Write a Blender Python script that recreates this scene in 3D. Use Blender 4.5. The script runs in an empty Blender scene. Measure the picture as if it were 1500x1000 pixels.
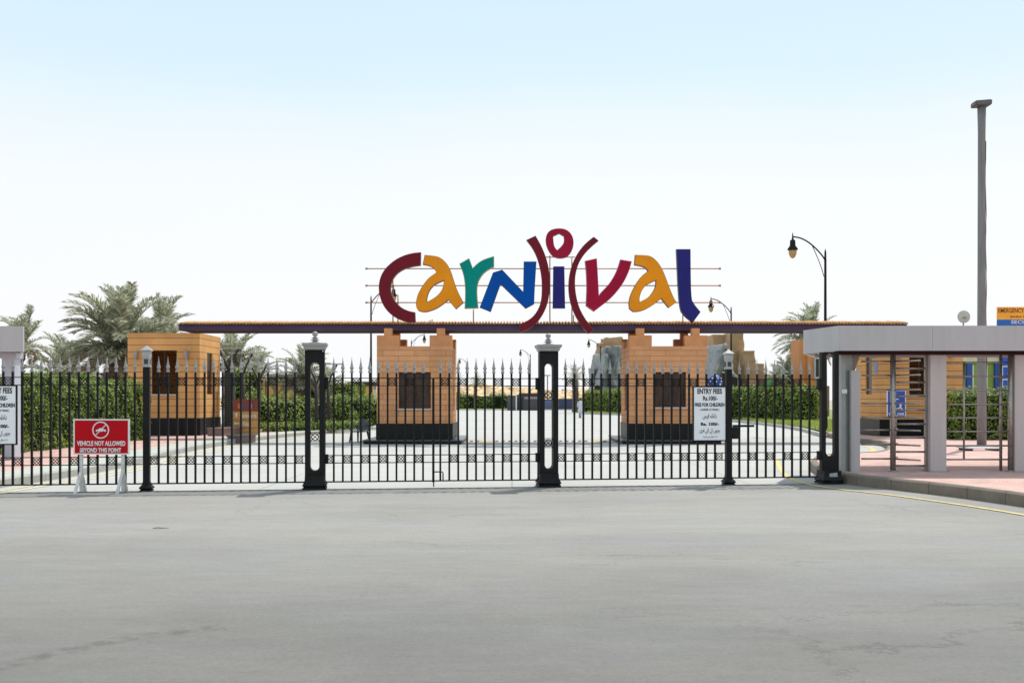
import bpy, bmesh, math, random
import numpy as np
from mathutils import Vector, Matrix, noise
random.seed(7); rng = np.random.default_rng(7)
S = bpy.context.scene
COL = S.collection
CAMZ = 1.6; HOR = 585.0; F = 1500.0; R = math.radians
def gnd(px, py, z=0.0):                       # where a pixel's ray meets height z
    Y = (CAMZ - z) * F / (py - HOR); return ((px - 750) / F * Y, Y)
def wx(px, Y): return (px - 750) / F * Y
def wz(py, Y): return CAMZ - (py - HOR) * Y / F

# ------------------------------------------------------------------ materials
MATS = {}
def new_mat(name):
    m = bpy.data.materials.new(name); m.use_nodes = True
    nt = m.node_tree; b = nt.nodes['Principled BSDF']; return m, nt, b
def mat(name, col, rough=0.6, metal=0.0, var=0.12, scale=3.0, bump=0.0, bscale=60.0, spec=0.5, streak=None, trans=0.0):
    if name in MATS: return MATS[name]
    m, nt, b = new_mat(name); L = nt.links; N = nt.nodes
    b.inputs['Roughness'].default_value = rough; b.inputs['Metallic'].default_value = metal
    b.inputs['Specular IOR Level'].default_value = spec
    geo = N.new('ShaderNodeNewGeometry')
    mp = N.new('ShaderNodeMapping'); mp.inputs['Scale'].default_value = streak or (1, 1, 1)
    L.new(geo.outputs['Position'], mp.inputs['Vector'])
    n1 = N.new('ShaderNodeTexNoise'); n1.inputs['Scale'].default_value = scale; n1.inputs['Detail'].default_value = 6
    n1.inputs['Roughness'].default_value = 0.65
    L.new(mp.outputs[0], n1.inputs['Vector'])
    r = N.new('ShaderNodeValToRGB'); L.new(n1.outputs['Fac'], r.inputs[0])
    r.color_ramp.elements[0].position = 0.3; r.color_ramp.elements[1].position = 0.72
    r.color_ramp.elements[0].color = tuple(c * (1 - var) for c in col[:3]) + (1,)
    r.color_ramp.elements[1].color = tuple(min(1, c * (1 + var)) for c in col[:3]) + (1,)
    L.new(r.outputs[0], b.inputs['Base Color'])
    if bump:
        n2 = N.new('ShaderNodeTexNoise'); n2.inputs['Scale'].default_value = bscale; n2.inputs['Detail'].default_value = 4
        L.new(geo.outputs['Position'], n2.inputs['Vector'])
        bp = N.new('ShaderNodeBump'); bp.inputs['Strength'].default_value = bump; bp.inputs['Distance'].default_value = 0.02
        L.new(n2.outputs['Fac'], bp.inputs['Height']); L.new(bp.outputs[0], b.inputs['Normal'])
    MATS[name] = m; return m
def leaf_mat(name, c1, c2, c3, trans=0.35, rough=0.55):
    m, nt, b = new_mat(name); L = nt.links; N = nt.nodes
    geo = N.new('ShaderNodeNewGeometry')
    r = N.new('ShaderNodeValToRGB'); r.color_ramp.elements[0].color = c1 + (1,); r.color_ramp.elements[1].color = c3 + (1,)
    e = r.color_ramp.elements.new(0.5); e.color = c2 + (1,)
    L.new(geo.outputs['Random Per Island'], r.inputs[0]); L.new(r.outputs[0], b.inputs['Base Color'])
    b.inputs['Roughness'].default_value = rough
    t = N.new('ShaderNodeBsdfTranslucent'); L.new(r.outputs[0], t.inputs[0])
    mx = N.new('ShaderNodeMixShader'); mx.inputs[0].default_value = trans
    L.new(b.outputs[0], mx.inputs[1]); L.new(t.outputs[0], mx.inputs[2])
    L.new(mx.outputs[0], N['Material Output'].inputs[0]); MATS[name] = m; return m
def block_mat(name, col, mortar, bw, bh, joint, rough=0.8, vary=0.08, horiz=False, offset=0.5, bump=0.6, rot=0.0, big=0.12, spec=0.4):
    """courses of blocks / pavers; horiz=True lays the pattern on the ground plane"""
    m, nt, b = new_mat(name); L = nt.links; N = nt.nodes
    geo = N.new('ShaderNodeNewGeometry'); sp = N.new('ShaderNodeSeparateXYZ'); cb = N.new('ShaderNodeCombineXYZ')
    L.new(geo.outputs['Position'], sp.inputs[0])
    if horiz:
        L.new(sp.outputs['X'], cb.inputs[0]); L.new(sp.outputs['Y'], cb.inputs[1])
    else:
        ad = N.new('ShaderNodeMath'); L.new(sp.outputs['X'], ad.inputs[0]); L.new(sp.outputs['Y'], ad.inputs[1])
        L.new(ad.outputs[0], cb.inputs[0]); L.new(sp.outputs['Z'], cb.inputs[1])
    mp = N.new('ShaderNodeMapping'); mp.inputs['Rotation'].default_value = (0, 0, rot); L.new(cb.outputs[0], mp.inputs[0])
    br = N.new('ShaderNodeTexBrick'); L.new(mp.outputs[0], br.inputs['Vector'])
    br.offset = offset; br.inputs['Scale'].default_value = 1
    br.inputs['Brick Width'].default_value = bw; br.inputs['Row Height'].default_value = bh
    br.inputs['Mortar Size'].default_value = joint; br.inputs['Mortar Smooth'].default_value = 0.2
    br.inputs['Color1'].default_value = tuple(c * (1 - vary) for c in col) + (1,)
    br.inputs['Color2'].default_value = tuple(min(1, c * (1 + vary)) for c in col) + (1,)
    br.inputs['Mortar'].default_value = mortar + (1,)
    n = N.new('ShaderNodeTexNoise'); n.inputs['Scale'].default_value = 1.3; n.inputs['Detail'].default_value = 7
    L.new(geo.outputs['Position'], n.inputs['Vector'])
    mr = N.new('ShaderNodeMapRange'); mr.inputs['From Min'].default_value = 0.3; mr.inputs['From Max'].default_value = 0.7
    mr.inputs['To Min'].default_value = 1 - big; mr.inputs['To Max'].default_value = 1 + big
    L.new(n.outputs['Fac'], mr.inputs[0])
    mu = N.new('ShaderNodeMix'); mu.data_type = 'RGBA'; mu.blend_type = 'MULTIPLY'; mu.inputs[0].default_value = 1
    L.new(br.outputs['Color'], mu.inputs[6]); L.new(mr.outputs[0], mu.inputs[7])
    mp2 = N.new('ShaderNodeMapping'); mp2.inputs['Scale'].default_value = (1, 1, .18 if not horiz else 1); L.new(geo.outputs['Position'], mp2.inputs[0])
    n3 = N.new('ShaderNodeTexNoise'); n3.inputs['Scale'].default_value = 4.5; n3.inputs['Detail'].default_value = 8; n3.inputs['Roughness'].default_value = .7; L.new(mp2.outputs[0], n3.inputs['Vector'])
    m3 = N.new('ShaderNodeMapRange'); m3.inputs['From Min'].default_value = .52; m3.inputs['From Max'].default_value = .75; m3.inputs['To Max'].default_value = .55; L.new(n3.outputs['Fac'], m3.inputs[0])
    mu2 = N.new('ShaderNodeMix'); mu2.data_type = 'RGBA'; L.new(m3.outputs[0], mu2.inputs[0]); L.new(mu.outputs[2], mu2.inputs[6]); mu2.inputs[7].default_value = tuple(c * .62 + .05 for c in col) + (1,)
    L.new(mu2.outputs[2], b.inputs['Base Color'])
    b.inputs['Roughness'].default_value = rough; b.inputs['Specular IOR Level'].default_value = spec
    bp = N.new('ShaderNodeBump'); bp.invert = True; bp.inputs['Strength'].default_value = bump; bp.inputs['Distance'].default_value = 0.01
    L.new(br.outputs['Fac'], bp.inputs['Height']); L.new(bp.outputs[0], b.inputs['Normal'])
    MATS[name] = m; return m

def road_mat(name, c, tints, mottle, fine, joints=0.0, gradient=False):
    m, nt, b = new_mat(name); L = nt.links; N = nt.nodes
    geo = N.new('ShaderNodeNewGeometry')
    def noisy(scale, stretch, detail=6, rough=0.6, w=0.0):
        mp = N.new('ShaderNodeMapping'); mp.inputs['Scale'].default_value = stretch; mp.inputs['Location'].default_value = (w, w, 0)
        L.new(geo.outputs['Position'], mp.inputs[0])
        n = N.new('ShaderNodeTexNoise'); n.inputs['Scale'].default_value = scale; n.inputs['Detail'].default_value = detail
        n.inputs['Roughness'].default_value = rough; L.new(mp.outputs[0], n.inputs['Vector']); return n
    col = N.new('ShaderNodeRGB'); col.outputs[0].default_value = c + (1,); cur = col.outputs[0]
    def blend(fac_node, lo, hi, tint, mode='MIX', amt=1.0):
        nonlocal cur
        mr = N.new('ShaderNodeMapRange'); mr.inputs['From Min'].default_value = lo; mr.inputs['From Max'].default_value = hi
        mr.inputs['To Max'].default_value = amt; L.new(fac_node.outputs['Fac'], mr.inputs[0])
        mx = N.new('ShaderNodeMix'); mx.data_type = 'RGBA'; mx.blend_type = mode; L.new(mr.outputs[0], mx.inputs[0])
        L.new(cur, mx.inputs[6]); mx.inputs[7].default_value = tint + (1,); cur = mx.outputs[2]
    for i, (t, sc, st, a) in enumerate(tints):
        blend(noisy(sc, st, 5, 0.6, 13.7 * i), 0.42, 0.68, t, 'MIX', a)
    blend(noisy(0.9, (0.35, 1.3, 1), 8, 0.7, 5.0), 0.35, 0.7, (1 - mottle,) * 3, 'MULTIPLY')
    blend(noisy(5.0, (0.45, 1.3, 1), 7, 0.8, 9.0), 0.42, 0.75, (1 - fine,) * 3, 'MULTIPLY')
    blend(noisy(0.30, (1.0, 1.0, 1), 4, 0.55, 31.0), 0.48, 0.62, (1 - mottle * .55,) * 3, 'MULTIPLY')
    blend(noisy(24.0, (1, 1, 1), 6, 0.85, 4.0), 0.42, 0.7, (1 - fine * 1.3,) * 3, 'MULTIPLY')
    blend(noisy(55.0, (1, 1, 1), 3, 0.8, 2.0), 0.35, 0.75, (1 - fine,) * 3, 'MULTIPLY')
    # speckles of pale aggregate, and thin dark cracks
    blend(noisy(140.0, (1, 1, 1), 2, 0.5, 2.0), 0.66, 0.78, tuple(min(1, x * 1.45) for x in c), 'MIX', 0.5)
    if gradient:
        vo = N.new('ShaderNodeTexVoronoi'); vo.feature = 'DISTANCE_TO_EDGE'; vo.inputs['Scale'].default_value = 0.33
        nz = N.new('ShaderNodeTexNoise'); nz.inputs['Scale'].default_value = 1.7; nz.inputs['Detail'].default_value = 8; nz.inputs['Roughness'].default_value = .7; L.new(geo.outputs['Position'], nz.inputs['Vector'])
        va = N.new('ShaderNodeVectorMath'); va.operation = 'MULTIPLY_ADD'; va.inputs[1].default_value = (1.3, 1.3, 0); L.new(nz.outputs['Color'], va.inputs[0]); L.new(geo.outputs['Position'], va.inputs[2]); L.new(va.outputs[0], vo.inputs['Vector'])
        cr = N.new('ShaderNodeMapRange'); cr.inputs['From Min'].default_value = 0.0; cr.inputs['From Max'].default_value = 0.006; cr.inputs['To Min'].default_value = 1; cr.inputs['To Max'].default_value = 0; L.new(vo.outputs['Distance'], cr.inputs[0])
        ms = noisy(0.22, (1, 1, 1), 3, .6, 77.0); mm = N.new('ShaderNodeMapRange'); mm.inputs['From Min'].default_value = .50; mm.inputs['From Max'].default_value = .60; mm.inputs['To Max'].default_value = .45; L.new(ms.outputs['Fac'], mm.inputs[0])
        pm = N.new('ShaderNodeMath'); pm.operation = 'MULTIPLY'; L.new(cr.outputs[0], pm.inputs[0]); L.new(mm.outputs[0], pm.inputs[1])
        mx = N.new('ShaderNodeMix'); mx.data_type = 'RGBA'; L.new(pm.outputs[0], mx.inputs[0]); L.new(cur, mx.inputs[6]); mx.inputs[7].default_value = (0.10, 0.10, 0.095, 1); cur = mx.outputs[2]
    if gradient:                                # road colour darkens smoothly towards the camera
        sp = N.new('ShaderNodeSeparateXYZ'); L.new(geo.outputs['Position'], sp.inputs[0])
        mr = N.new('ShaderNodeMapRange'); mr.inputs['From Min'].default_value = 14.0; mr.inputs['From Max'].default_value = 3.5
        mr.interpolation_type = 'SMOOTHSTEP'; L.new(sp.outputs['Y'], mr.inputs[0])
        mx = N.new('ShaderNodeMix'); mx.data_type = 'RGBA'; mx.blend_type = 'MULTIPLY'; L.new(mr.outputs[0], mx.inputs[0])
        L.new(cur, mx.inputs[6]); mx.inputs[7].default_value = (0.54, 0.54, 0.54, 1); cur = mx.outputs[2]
    if joints:
        br = N.new('ShaderNodeTexBrick'); br.offset = 0; br.inputs['Scale'].default_value = 1
        br.inputs['Brick Width'].default_value = joints; br.inputs['Row Height'].default_value = joints
        br.inputs['Mortar Size'].default_value = 0.018
        L.new(geo.outputs['Position'], br.inputs['Vector'])
        mx = N.new('ShaderNodeMix'); mx.data_type = 'RGBA'; mx.blend_type = 'MULTIPLY'; L.new(br.outputs['Fac'], mx.inputs[0])
        L.new(cur, mx.inputs[6]); mx.inputs[7].default_value = (0.72, 0.71, 0.69, 1); cur = mx.outputs[2]
    L.new(cur, b.inputs['Base Color']); b.inputs['Roughness'].default_value = 0.88; b.inputs['Specular IOR Level'].default_value = 0.25
    nb = noisy(90.0, (1, 1, 1), 4, 0.7, 1.0)
    bp = N.new('ShaderNodeBump'); bp.inputs['Strength'].default_value = 0.35; bp.inputs['Distance'].default_value = 0.01
    L.new(nb.outputs['Fac'], bp.inputs['Height']); L.new(bp.outputs[0], b.inputs['Normal'])
    MATS[name] = m; return m

M_black = mat('black_paint', (0.008, 0.008, 0.008), 0.5, 0.0, 0.4, 9, bump=0.15, bscale=120, spec=0.22)
M_silver = mat('silver_paint', (0.33, 0.325, 0.315), 0.5, 0.15, 0.15, 12)
M_white = mat('white_paint', (0.78, 0.78, 0.77), 0.55, 0, 0.06, 4)
M_orange = block_mat('orange_render', (0.64, 0.315, 0.15), (0.32, 0.14, 0.06), 1.15, 0.2, 0.008, spec=0.15)
M_orange_l = block_mat('ochre_render', (0.66, 0.35, 0.13), (0.27, 0.13, 0.045), 40.0, 0.27, 0.013, spec=0.15)
M_plain = mat('orange_plain', (0.60, 0.27, 0.12), 0.85, 0, 0.14, 2.5, bump=0.2, spec=0.15)
M_plinth = mat('black_granite', (0.010, 0.011, 0.011), 0.45, 0, 0.9, 30, spec=0.2)
M_dark = mat('dark_interior', (0.03, 0.022, 0.018), 0.7, 0, 0.3, 3)
M_steel = mat('steel', (0.36, 0.33, 0.30), 0.32, 0.75, 0.25, 14)
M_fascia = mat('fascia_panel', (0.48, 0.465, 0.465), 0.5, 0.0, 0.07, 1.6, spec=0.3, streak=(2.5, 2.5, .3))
M_column = mat('column_paint', (0.53, 0.475, 0.46), 0.6, 0, 0.09, 2.2, bump=0.05, spec=0.3, streak=(2, 2, .4))
M_pole = mat('concrete_pole', (0.21, 0.21, 0.205), 0.8, 0, 0.25, 5, bump=0.3, bscale=40, streak=(1, 1, .12))
M_purple = mat('purple_fascia', (0.072, 0.048, 0.092), 0.6, 0, 0.15, 1.0, spec=0.2)
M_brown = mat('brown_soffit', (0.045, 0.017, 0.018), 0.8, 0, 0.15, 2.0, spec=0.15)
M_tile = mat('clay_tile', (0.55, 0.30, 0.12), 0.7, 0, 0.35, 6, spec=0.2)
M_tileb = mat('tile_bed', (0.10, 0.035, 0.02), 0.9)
M_glass = mat('dark_glass', (0.045, 0.022, 0.013), 0.25, 0, 0.95, 3.2, spec=0.3, streak=(1.6, 1.6, .45))  # streaky brown reflections are painted into the pane colour
M_stone = mat('concrete', (0.40, 0.40, 0.36), 0.85, 0, 0.12, 2.0, bump=0.3)
M_kerb = mat('kerb_concrete', (0.22, 0.185, 0.145), 0.9, 0, 0.2, 3.0, bump=0.4)
M_granite = mat('brown_granite', (0.19, 0.13, 0.12), 0.5, 0, 0.3, 22)
M_pink = block_mat('pink_paver', (0.60, 0.385, 0.335), (0.43, 0.31, 0.27), 0.2, 0.1, 0.008, horiz=True, rot=R(45), vary=0.12)
M_yellow = mat('yellow_line', (0.64, 0.52, 0.20), 0.8, 0, 0.3, 8)
M_grass = leaf_mat('grass_blade', (0.26, 0.32, 0.06), (0.36, 0.42, 0.09), (0.48, 0.52, 0.16), 0.4)
M_hedge = leaf_mat('hedge_leaf', (0.036, 0.074, 0.011), (0.135, 0.21, 0.024), (0.44, 0.54, 0.10), 0.42, 0.5)
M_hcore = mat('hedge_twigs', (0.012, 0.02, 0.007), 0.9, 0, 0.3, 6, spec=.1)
M_frond = leaf_mat('palm_leaflet', (0.16, 0.18, 0.105), (0.33, 0.355, 0.24), (0.62, 0.64, 0.50), 0.38, 0.5)
M_rachis = mat('palm_stalk', (0.30, 0.28, 0.17), 0.7, 0, 0.2, 8)
M_trunk = mat('palm_bark', (0.13, 0.10, 0.075), 0.95, 0, 0.4, 9, bump=0.8, bscale=18)
M_dryfrond = leaf_mat('dry_leaflet', (0.20, 0.16, 0.10), (0.28, 0.23, 0.15), (0.36, 0.31, 0.22), 0.2)

# ------------------------------------------------------------------ helpers
def tag(o, label=None, cat=None, group=None, kind=None):
    if label: o['label'] = label
    if cat: o['category'] = cat
    if group: o['group'] = group
    if kind: o['kind'] = kind
    return o
def thing(name, label, cat, loc=(0, 0, 0), rz=0.0, group=None):
    o = bpy.data.objects.new(name, None); COL.objects.link(o); o.empty_display_size = 0.2
    o.location = loc; o.rotation_euler = (0, 0, rz); return tag(o, label, cat, group)
def link_mesh(name, me, mats, parent=None, loc=None):
    for m in (mats if isinstance(mats, (list, tuple)) else [mats]): me.materials.append(m)
    o = bpy.data.objects.new(name, me); COL.objects.link(o)
    if parent: o.parent = parent
    if loc: o.location = loc
    return o
def copy_tree(o, parent=None, **kw):
    c = o.copy(); COL.objects.link(c)
    if parent: c.parent = parent
    for ch in list(o.children): copy_tree(ch, c)
    return c
class MB:
    def __init__(s): s.b = bmesh.new()
    def face(s, vs, mi=0, smooth=False):
        f = s.b.faces.new(vs); f.material_index = mi; f.smooth = smooth; return f
    def box(s, x0, x1, y0, y1, z0, z1, mi=0, bev=0.0):
        b2 = s.b; v = [b2.verts.new((x, y, z)) for z in (z0, z1) for x, y in ((x0, y0), (x1, y0), (x1, y1), (x0, y1))]
        fs = [s.face([v[i] for i in q], mi) for q in ((3, 2, 1, 0), (4, 5, 6, 7), (0, 1, 5, 4), (1, 2, 6, 5), (2, 3, 7, 6), (3, 0, 4, 7))]
        if bev:
            es = list({e for f in fs for e in f.edges})
            bmesh.ops.bevel(b2, geom=es, offset=bev, segments=2, affect='EDGES', profile=0.6, material=-1)
        return s
    def hull(s, pts_bottom, pts_top, mi=0, caps=True):   # loops of equal length
        a = [s.b.verts.new(p) for p in pts_bottom]; c = [s.b.verts.new(p) for p in pts_top]; n = len(a)
        for i in range(n): s.face([a[i], a[(i + 1) % n], c[(i + 1) % n], c[i]], mi)
        if caps: s.face(a[::-1], mi); s.face(c, mi)
        return s
    def prism(s, poly, z0, z1, mi=0): return s.hull([(x, y, z0) for x, y in poly], [(x, y, z1) for x, y in poly], mi)
    def tube(s, pts, r, seg=8, mi=0, caps=True, smooth=True):
        rings = []; n = len(pts); rs = r if isinstance(r, (list, tuple)) else [r] * n
        P = [Vector(p) for p in pts]; up = Vector((0, 0, 1))
        for i in range(n):
            d = (P[min(i + 1, n - 1)] - P[max(i - 1, 0)]).normalized()
            a = d.cross(up)
            if a.length < 1e-3: a = d.cross(Vector((0, 1, 0)))
            a.normalize(); c = a.cross(d)
            rings.append([s.b.verts.new(P[i] + (a * math.cos(t) + c * math.sin(t)) * rs[i]) for t in [2 * math.pi * k / seg for k in range(seg)]])
        for i in range(n - 1):
            for k in range(seg): s.face([rings[i][k], rings[i][(k + 1) % seg], rings[i + 1][(k + 1) % seg], rings[i + 1][k]], mi, smooth)
        if caps: s.face(rings[0][::-1], mi); s.face(rings[-1], mi)
        return s
    def lathe(s, prof, cx=0, cy=0, seg=16, mi=0, smooth=True, square=False):
        seg = 4 if square else seg; off = math.pi / 4 if square else 0; k2 = math.sqrt(2) if square else 1
        rings = []
        for r, z in prof:
            r = max(r, 0.0004) * k2
            rings.append([s.b.verts.new((cx + r * math.cos(off + 2 * math.pi * k / seg), cy + r * math.sin(off + 2 * math.pi * k / seg), z)) for k in range(seg)])
        for i in range(len(rings) - 1):
            for k in range(seg): s.face([rings[i][k], rings[i][(k + 1) % seg], rings[i + 1][(k + 1) % seg], rings[i + 1][k]], mi, smooth and not square)
        s.face(rings[0][::-1], mi); s.face(rings[-1], mi); return s
    def torus(s, c, R_, r, n=16, m=6, mi=0):     # ring standing in the XZ plane
        rg = []
        for i in range(n):
            t = 2 * math.pi * i / n
            rg.append([s.b.verts.new((c[0] + (R_ + r * math.cos(u)) * math.cos(t), c[1] + r * math.sin(u), c[2] + (R_ + r * math.cos(u)) * math.sin(t))) for u in [2 * math.pi * j / m for j in range(m)]])
        for i in range(n):
            for j in range(m): s.face([rg[i][j], rg[(i + 1) % n][j], rg[(i + 1) % n][(j + 1) % m], rg[i][(j + 1) % m]], mi, True)
        return s
    def build(s, name, mats, parent=None, loc=None, shade=False):
        bmesh.ops.recalc_face_normals(s.b, faces=s.b.faces)
        me = bpy.data.meshes.new(name); s.b.to_mesh(me); s.b.free()
        return link_mesh(name, me, mats, parent, loc)
def raw_mesh(name, verts, faces, mats, parent=None, mi=None, smooth=False):
    me = bpy.data.meshes.new(name); V = np.asarray(verts, dtype=np.float32).reshape(-1, 3); Fc = np.asarray(faces, dtype=np.int32)
    k = Fc.shape[1]; n = len(Fc)
    me.vertices.add(len(V)); me.vertices.foreach_set('co', V.ravel())
    me.loops.add(n * k); me.loops.foreach_set('vertex_index', Fc.ravel())
    me.polygons.add(n); me.polygons.foreach_set('loop_start', np.arange(0, n * k, k, dtype=np.int32))
    try: me.polygons.foreach_set('loop_total', np.full(n, k, dtype=np.int32))
    except Exception: pass
    if mi is not None: me.polygons.foreach_set('material_index', np.asarray(mi, dtype=np.int32))
    if smooth: me.polygons.foreach_set('use_smooth', np.ones(n, dtype=bool))
    me.update(calc_edges=True); return link_mesh(name, me, mats, parent)
def leaf_quads(P, Nrm, size, aspect=0.55, jit=0.6):
    """one small pointed quad per point, roughly facing Nrm"""
    n = len(P); d = Nrm + rng.normal(0, jit, (n, 3)); d /= np.linalg.norm(d, axis=1)[:, None] + 1e-9
    t = rng.normal(0, 1, (n, 3)); t -= (t * d).sum(1)[:, None] * d; t /= np.linalg.norm(t, axis=1)[:, None] + 1e-9
    b = np.cross(d, t); s = (size * rng.uniform(0.6, 1.35, n))[:, None]
    V = np.stack([P - t * s * .5, P + b * s * aspect * .5 + d * s * .08, P + t * s * .5, P - b * s * aspect * .5 + d * s * .08], 1)
    return V.reshape(-1, 3), np.arange(4 * n).reshape(-1, 4)
def textmesh(body, x0, x1, z0, z1, y, m, parent, name='lettering', bold=0.0, thick=0.004, keep=False):
    """flat lettering facing -Y, fitted to the box x0..x1, z0..z1"""
    c = bpy.data.curves.new('t', 'FONT'); c.body = body; c.extrude = 0.0; c.offset = bold; c.resolution_u = 3
    o = bpy.data.objects.new('t', c); COL.objects.link(o); bpy.context.view_layer.update()
    me = bpy.data.meshes.new_from_object(o.evaluated_get(bpy.context.evaluated_depsgraph_get()))
    bpy.data.objects.remove(o)
    bm = bmesh.new(); bm.from_mesh(me)
    xs = [v.co.x for v in bm.verts]; ys = [v.co.y for v in bm.verts]
    sx = (x1 - x0) / (max(xs) - min(xs)); sz = (z1 - z0) / (max(ys) - min(ys)); mx, my = min(xs), min(ys)
    for v in bm.verts: v.co = Vector((x0 + (v.co.x - mx) * sx, 0, z0 + (v.co.y - my) * sz))
    ex = bmesh.ops.extrude_face_region(bm, geom=bm.faces[:])
    for v in [g for g in ex['geom'] if isinstance(g, bmesh.types.BMVert)]: v.co.y -= thick
    for v in bm.verts: v.co.y += y
    bmesh.ops.recalc_face_normals(bm, faces=bm.faces)
    me2 = bpy.data.meshes.new(name); bm.to_mesh(me2); bm.free(); bpy.data.meshes.remove(me)
    return link_mesh(name, me2, m, parent)
def smooth_poly(pts, closed=True, lim=38, it=2):
    for _ in range(it):
        n = len(pts); out = []
        for i in range(n):
            a, b, c = Vector(pts[i - 1]), Vector(pts[i]), Vector(pts[(i + 1) % n])
            if not closed and i in (0, n - 1): out.append(tuple(b)); continue
            u, v = (b - a), (c - b)
            ang = math.degrees(u.angle(v)) if u.length > 1e-6 and v.length > 1e-6 else 0
            if ang > lim: out.append(tuple(b))
            else:
                out.append(tuple(b * .75 + a * .25)); out.append(tuple(b * .75 + c * .25))
        pts = out
    return pts
def flat_poly(name, pts, z, m, **kw):
    mb = MB(); vs = [mb.b.verts.new((x, y, z)) for x, y in pts]; es = [mb.b.edges.new((vs[i], vs[(i + 1) % len(vs)])) for i in range(len(vs))]
    bmesh.ops.triangle_fill(mb.b, edges=es, use_beauty=True)
    for f in mb.b.faces:
        f.normal_update()
        if f.normal.z < 0: f.normal_flip()
    me = bpy.data.meshes.new(name); mb.b.to_mesh(me); mb.b.free(); o = link_mesh(name, me, m); tag(o, **kw); return o
def resample(pts, step):
    out = [Vector(pts[0])]; acc = 0
    for a, b in zip(pts[:-1], pts[1:]):
        a, b = Vector(a), Vector(b); L = (b - a).length
        d = step - acc
        while d <= L: out.append(a + (b - a) * d / L); d += step
        acc = L - (d - step)
    out.append(Vector(pts[-1])); return out
def kerb(name, pts, h, w, m, step=0.9, base=-0.02):
    """run of kerb stones along pts (ground, outer edge); the stones lie to the left of travel"""
    P = resample(smooth_poly(pts, closed=False, lim=80, it=3), step); mb = MB()
    for a, b in zip(P[:-1], P[1:]):
        d = (b - a)
        if d.length < 0.1: continue
        d.normalize(); n = Vector((-d.y, d.x)); g = 0.006
        a2, b2 = a + d * g, b - d * g; ch = 0.03
        q = [a2, b2, b2 + n * w, a2 + n * w]
        q2 = [a2 + n * ch, b2 + n * ch, b2 + n * w, a2 + n * w]
        lo = [(p.x, p.y, base) for p in q]; mid = [(p.x, p.y, h - ch) for p in q]; hi = [(p.x, p.y, h) for p in q2]
        mb.hull(lo, mid, caps=False); mb.hull(mid, hi, caps=False)
        mb.face([mb.b.verts.new(p) for p in hi])
    bmesh.ops.remove_doubles(mb.b, verts=mb.b.verts, dist=0.0005)
    o = mb.build(name, m); return tag(o, kind='structure')
def line_strip(name, pts, w, z, m):
    P = smooth_poly(pts, closed=False, lim=80, it=3); mb = MB(); L = []; Rr = []
    for i in range(len(P)):
        a = Vector(P[max(i - 1, 0)]); b = Vector(P[min(i + 1, len(P) - 1)]); d = (b - a).normalized(); n = Vector((-d.y, d.x)); p = Vector(P[i])
        L.append(mb.b.verts.new((*(p + n * w / 2), z))); Rr.append(mb.b.verts.new((*(p - n * w / 2), z)))
    for i in range(len(P) - 1): mb.face([L[i], Rr[i], Rr[i + 1], L[i + 1]])
    return tag(mb.build(name, m), kind='structure')

# ------------------------------------------------------------------ camera, light, sky
cam = bpy.data.cameras.new('camera'); co = bpy.data.objects.new('camera', cam); COL.objects.link(co); S.camera = co
co.location = (0, 0, CAMZ); co.rotation_euler = (R(90), 0, 0); cam.lens = 36; cam.sensor_width = 36
cam.shift_y = 85 / 1500; cam.clip_end = 4000; cam.clip_start = 0.1
SUN_D = Vector((0.94, 1.48, 3.0)).normalized(); EL = math.asin(SUN_D.z)
sl = bpy.data.lights.new('sun', 'SUN'); sl.energy = 3.1; sl.angle = R(0.9); sl.color = (1.0, 0.945, 0.865)
so = bpy.data.objects.new('sun', sl); COL.objects.link(so); so.rotation_euler = SUN_D.to_track_quat('Z', 'Y').to_euler()
W = bpy.data.worlds.new('World'); S.world = W; W.use_nodes = True; nt = W.node_tree; N = nt.nodes; L = nt.links
bg = N['Background']; bg.inputs['Strength'].default_value = 0.1
sky = N.new('ShaderNodeTexSky'); sky.sky_type = 'NISHITA'; sky.sun_disc = False
sky.sun_elevation = EL; sky.sun_rotation = math.atan2(SUN_D.x, SUN_D.y); sky.dust_density = 4.0; sky.air_density = 1.0
tc = N.new('ShaderNodeTexCoord'); sp = N.new('ShaderNodeSeparateXYZ'); L.new(tc.outputs['Generated'], sp.inputs[0])
ns = N.new('ShaderNodeTexNoise'); ns.inputs['Scale'].default_value = 2.2; ns.inputs['Detail'].default_value = 3; L.new(tc.outputs['Generated'], ns.inputs['Vector'])
sc_ = N.new('ShaderNodeMath'); sc_.operation = 'MULTIPLY_ADD'; sc_.inputs[1].default_value = 0.07; sc_.inputs[2].default_value = -0.035; L.new(ns.outputs['Fac'], sc_.inputs[0])
ad = N.new('ShaderNodeMath'); ad.operation = 'ADD'; L.new(sp.outputs['Z'], ad.inputs[0]); L.new(sc_.outputs[0], ad.inputs[1])
rp = N.new('ShaderNodeValToRGB'); L.new(ad.outputs[0], rp.inputs[0])
e = rp.color_ramp.elements
SK = 8.35
def skc(*c): return tuple(v for v in c) + (1,)
e[0].position = 0.0; e[0].color = skc(0.97, 0.985, 1.0)
e[1].position = 1.0; e[1].color = skc(0.66, 0.77, 0.88)
for p_, c_ in ((0.10, (0.965, 0.98, 1.0)), (0.20, (0.93, 0.97, 1.0)), (0.262, (0.83, 0.93, 1.0)), (0.30, (0.72, 0.89, 1.0)), (0.37, (0.67, 0.85, 1.0)), (0.6, (0.66, 0.80, 0.93))):
    k = e.new(p_); k.color = skc(*c_)
scl = N.new('ShaderNodeVectorMath'); scl.operation = 'SCALE'; scl.inputs['Scale'].default_value = SK; L.new(rp.outputs[0], scl.inputs[0])
mx = N.new('ShaderNodeMix'); mx.data_type = 'RGBA'; mx.inputs[0].default_value = 0.93
L.new(sky.outputs[0], mx.inputs[6]); L.new(scl.outputs[0], mx.inputs[7]); L.new(mx.outputs[2], bg.inputs['Color'])
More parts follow.
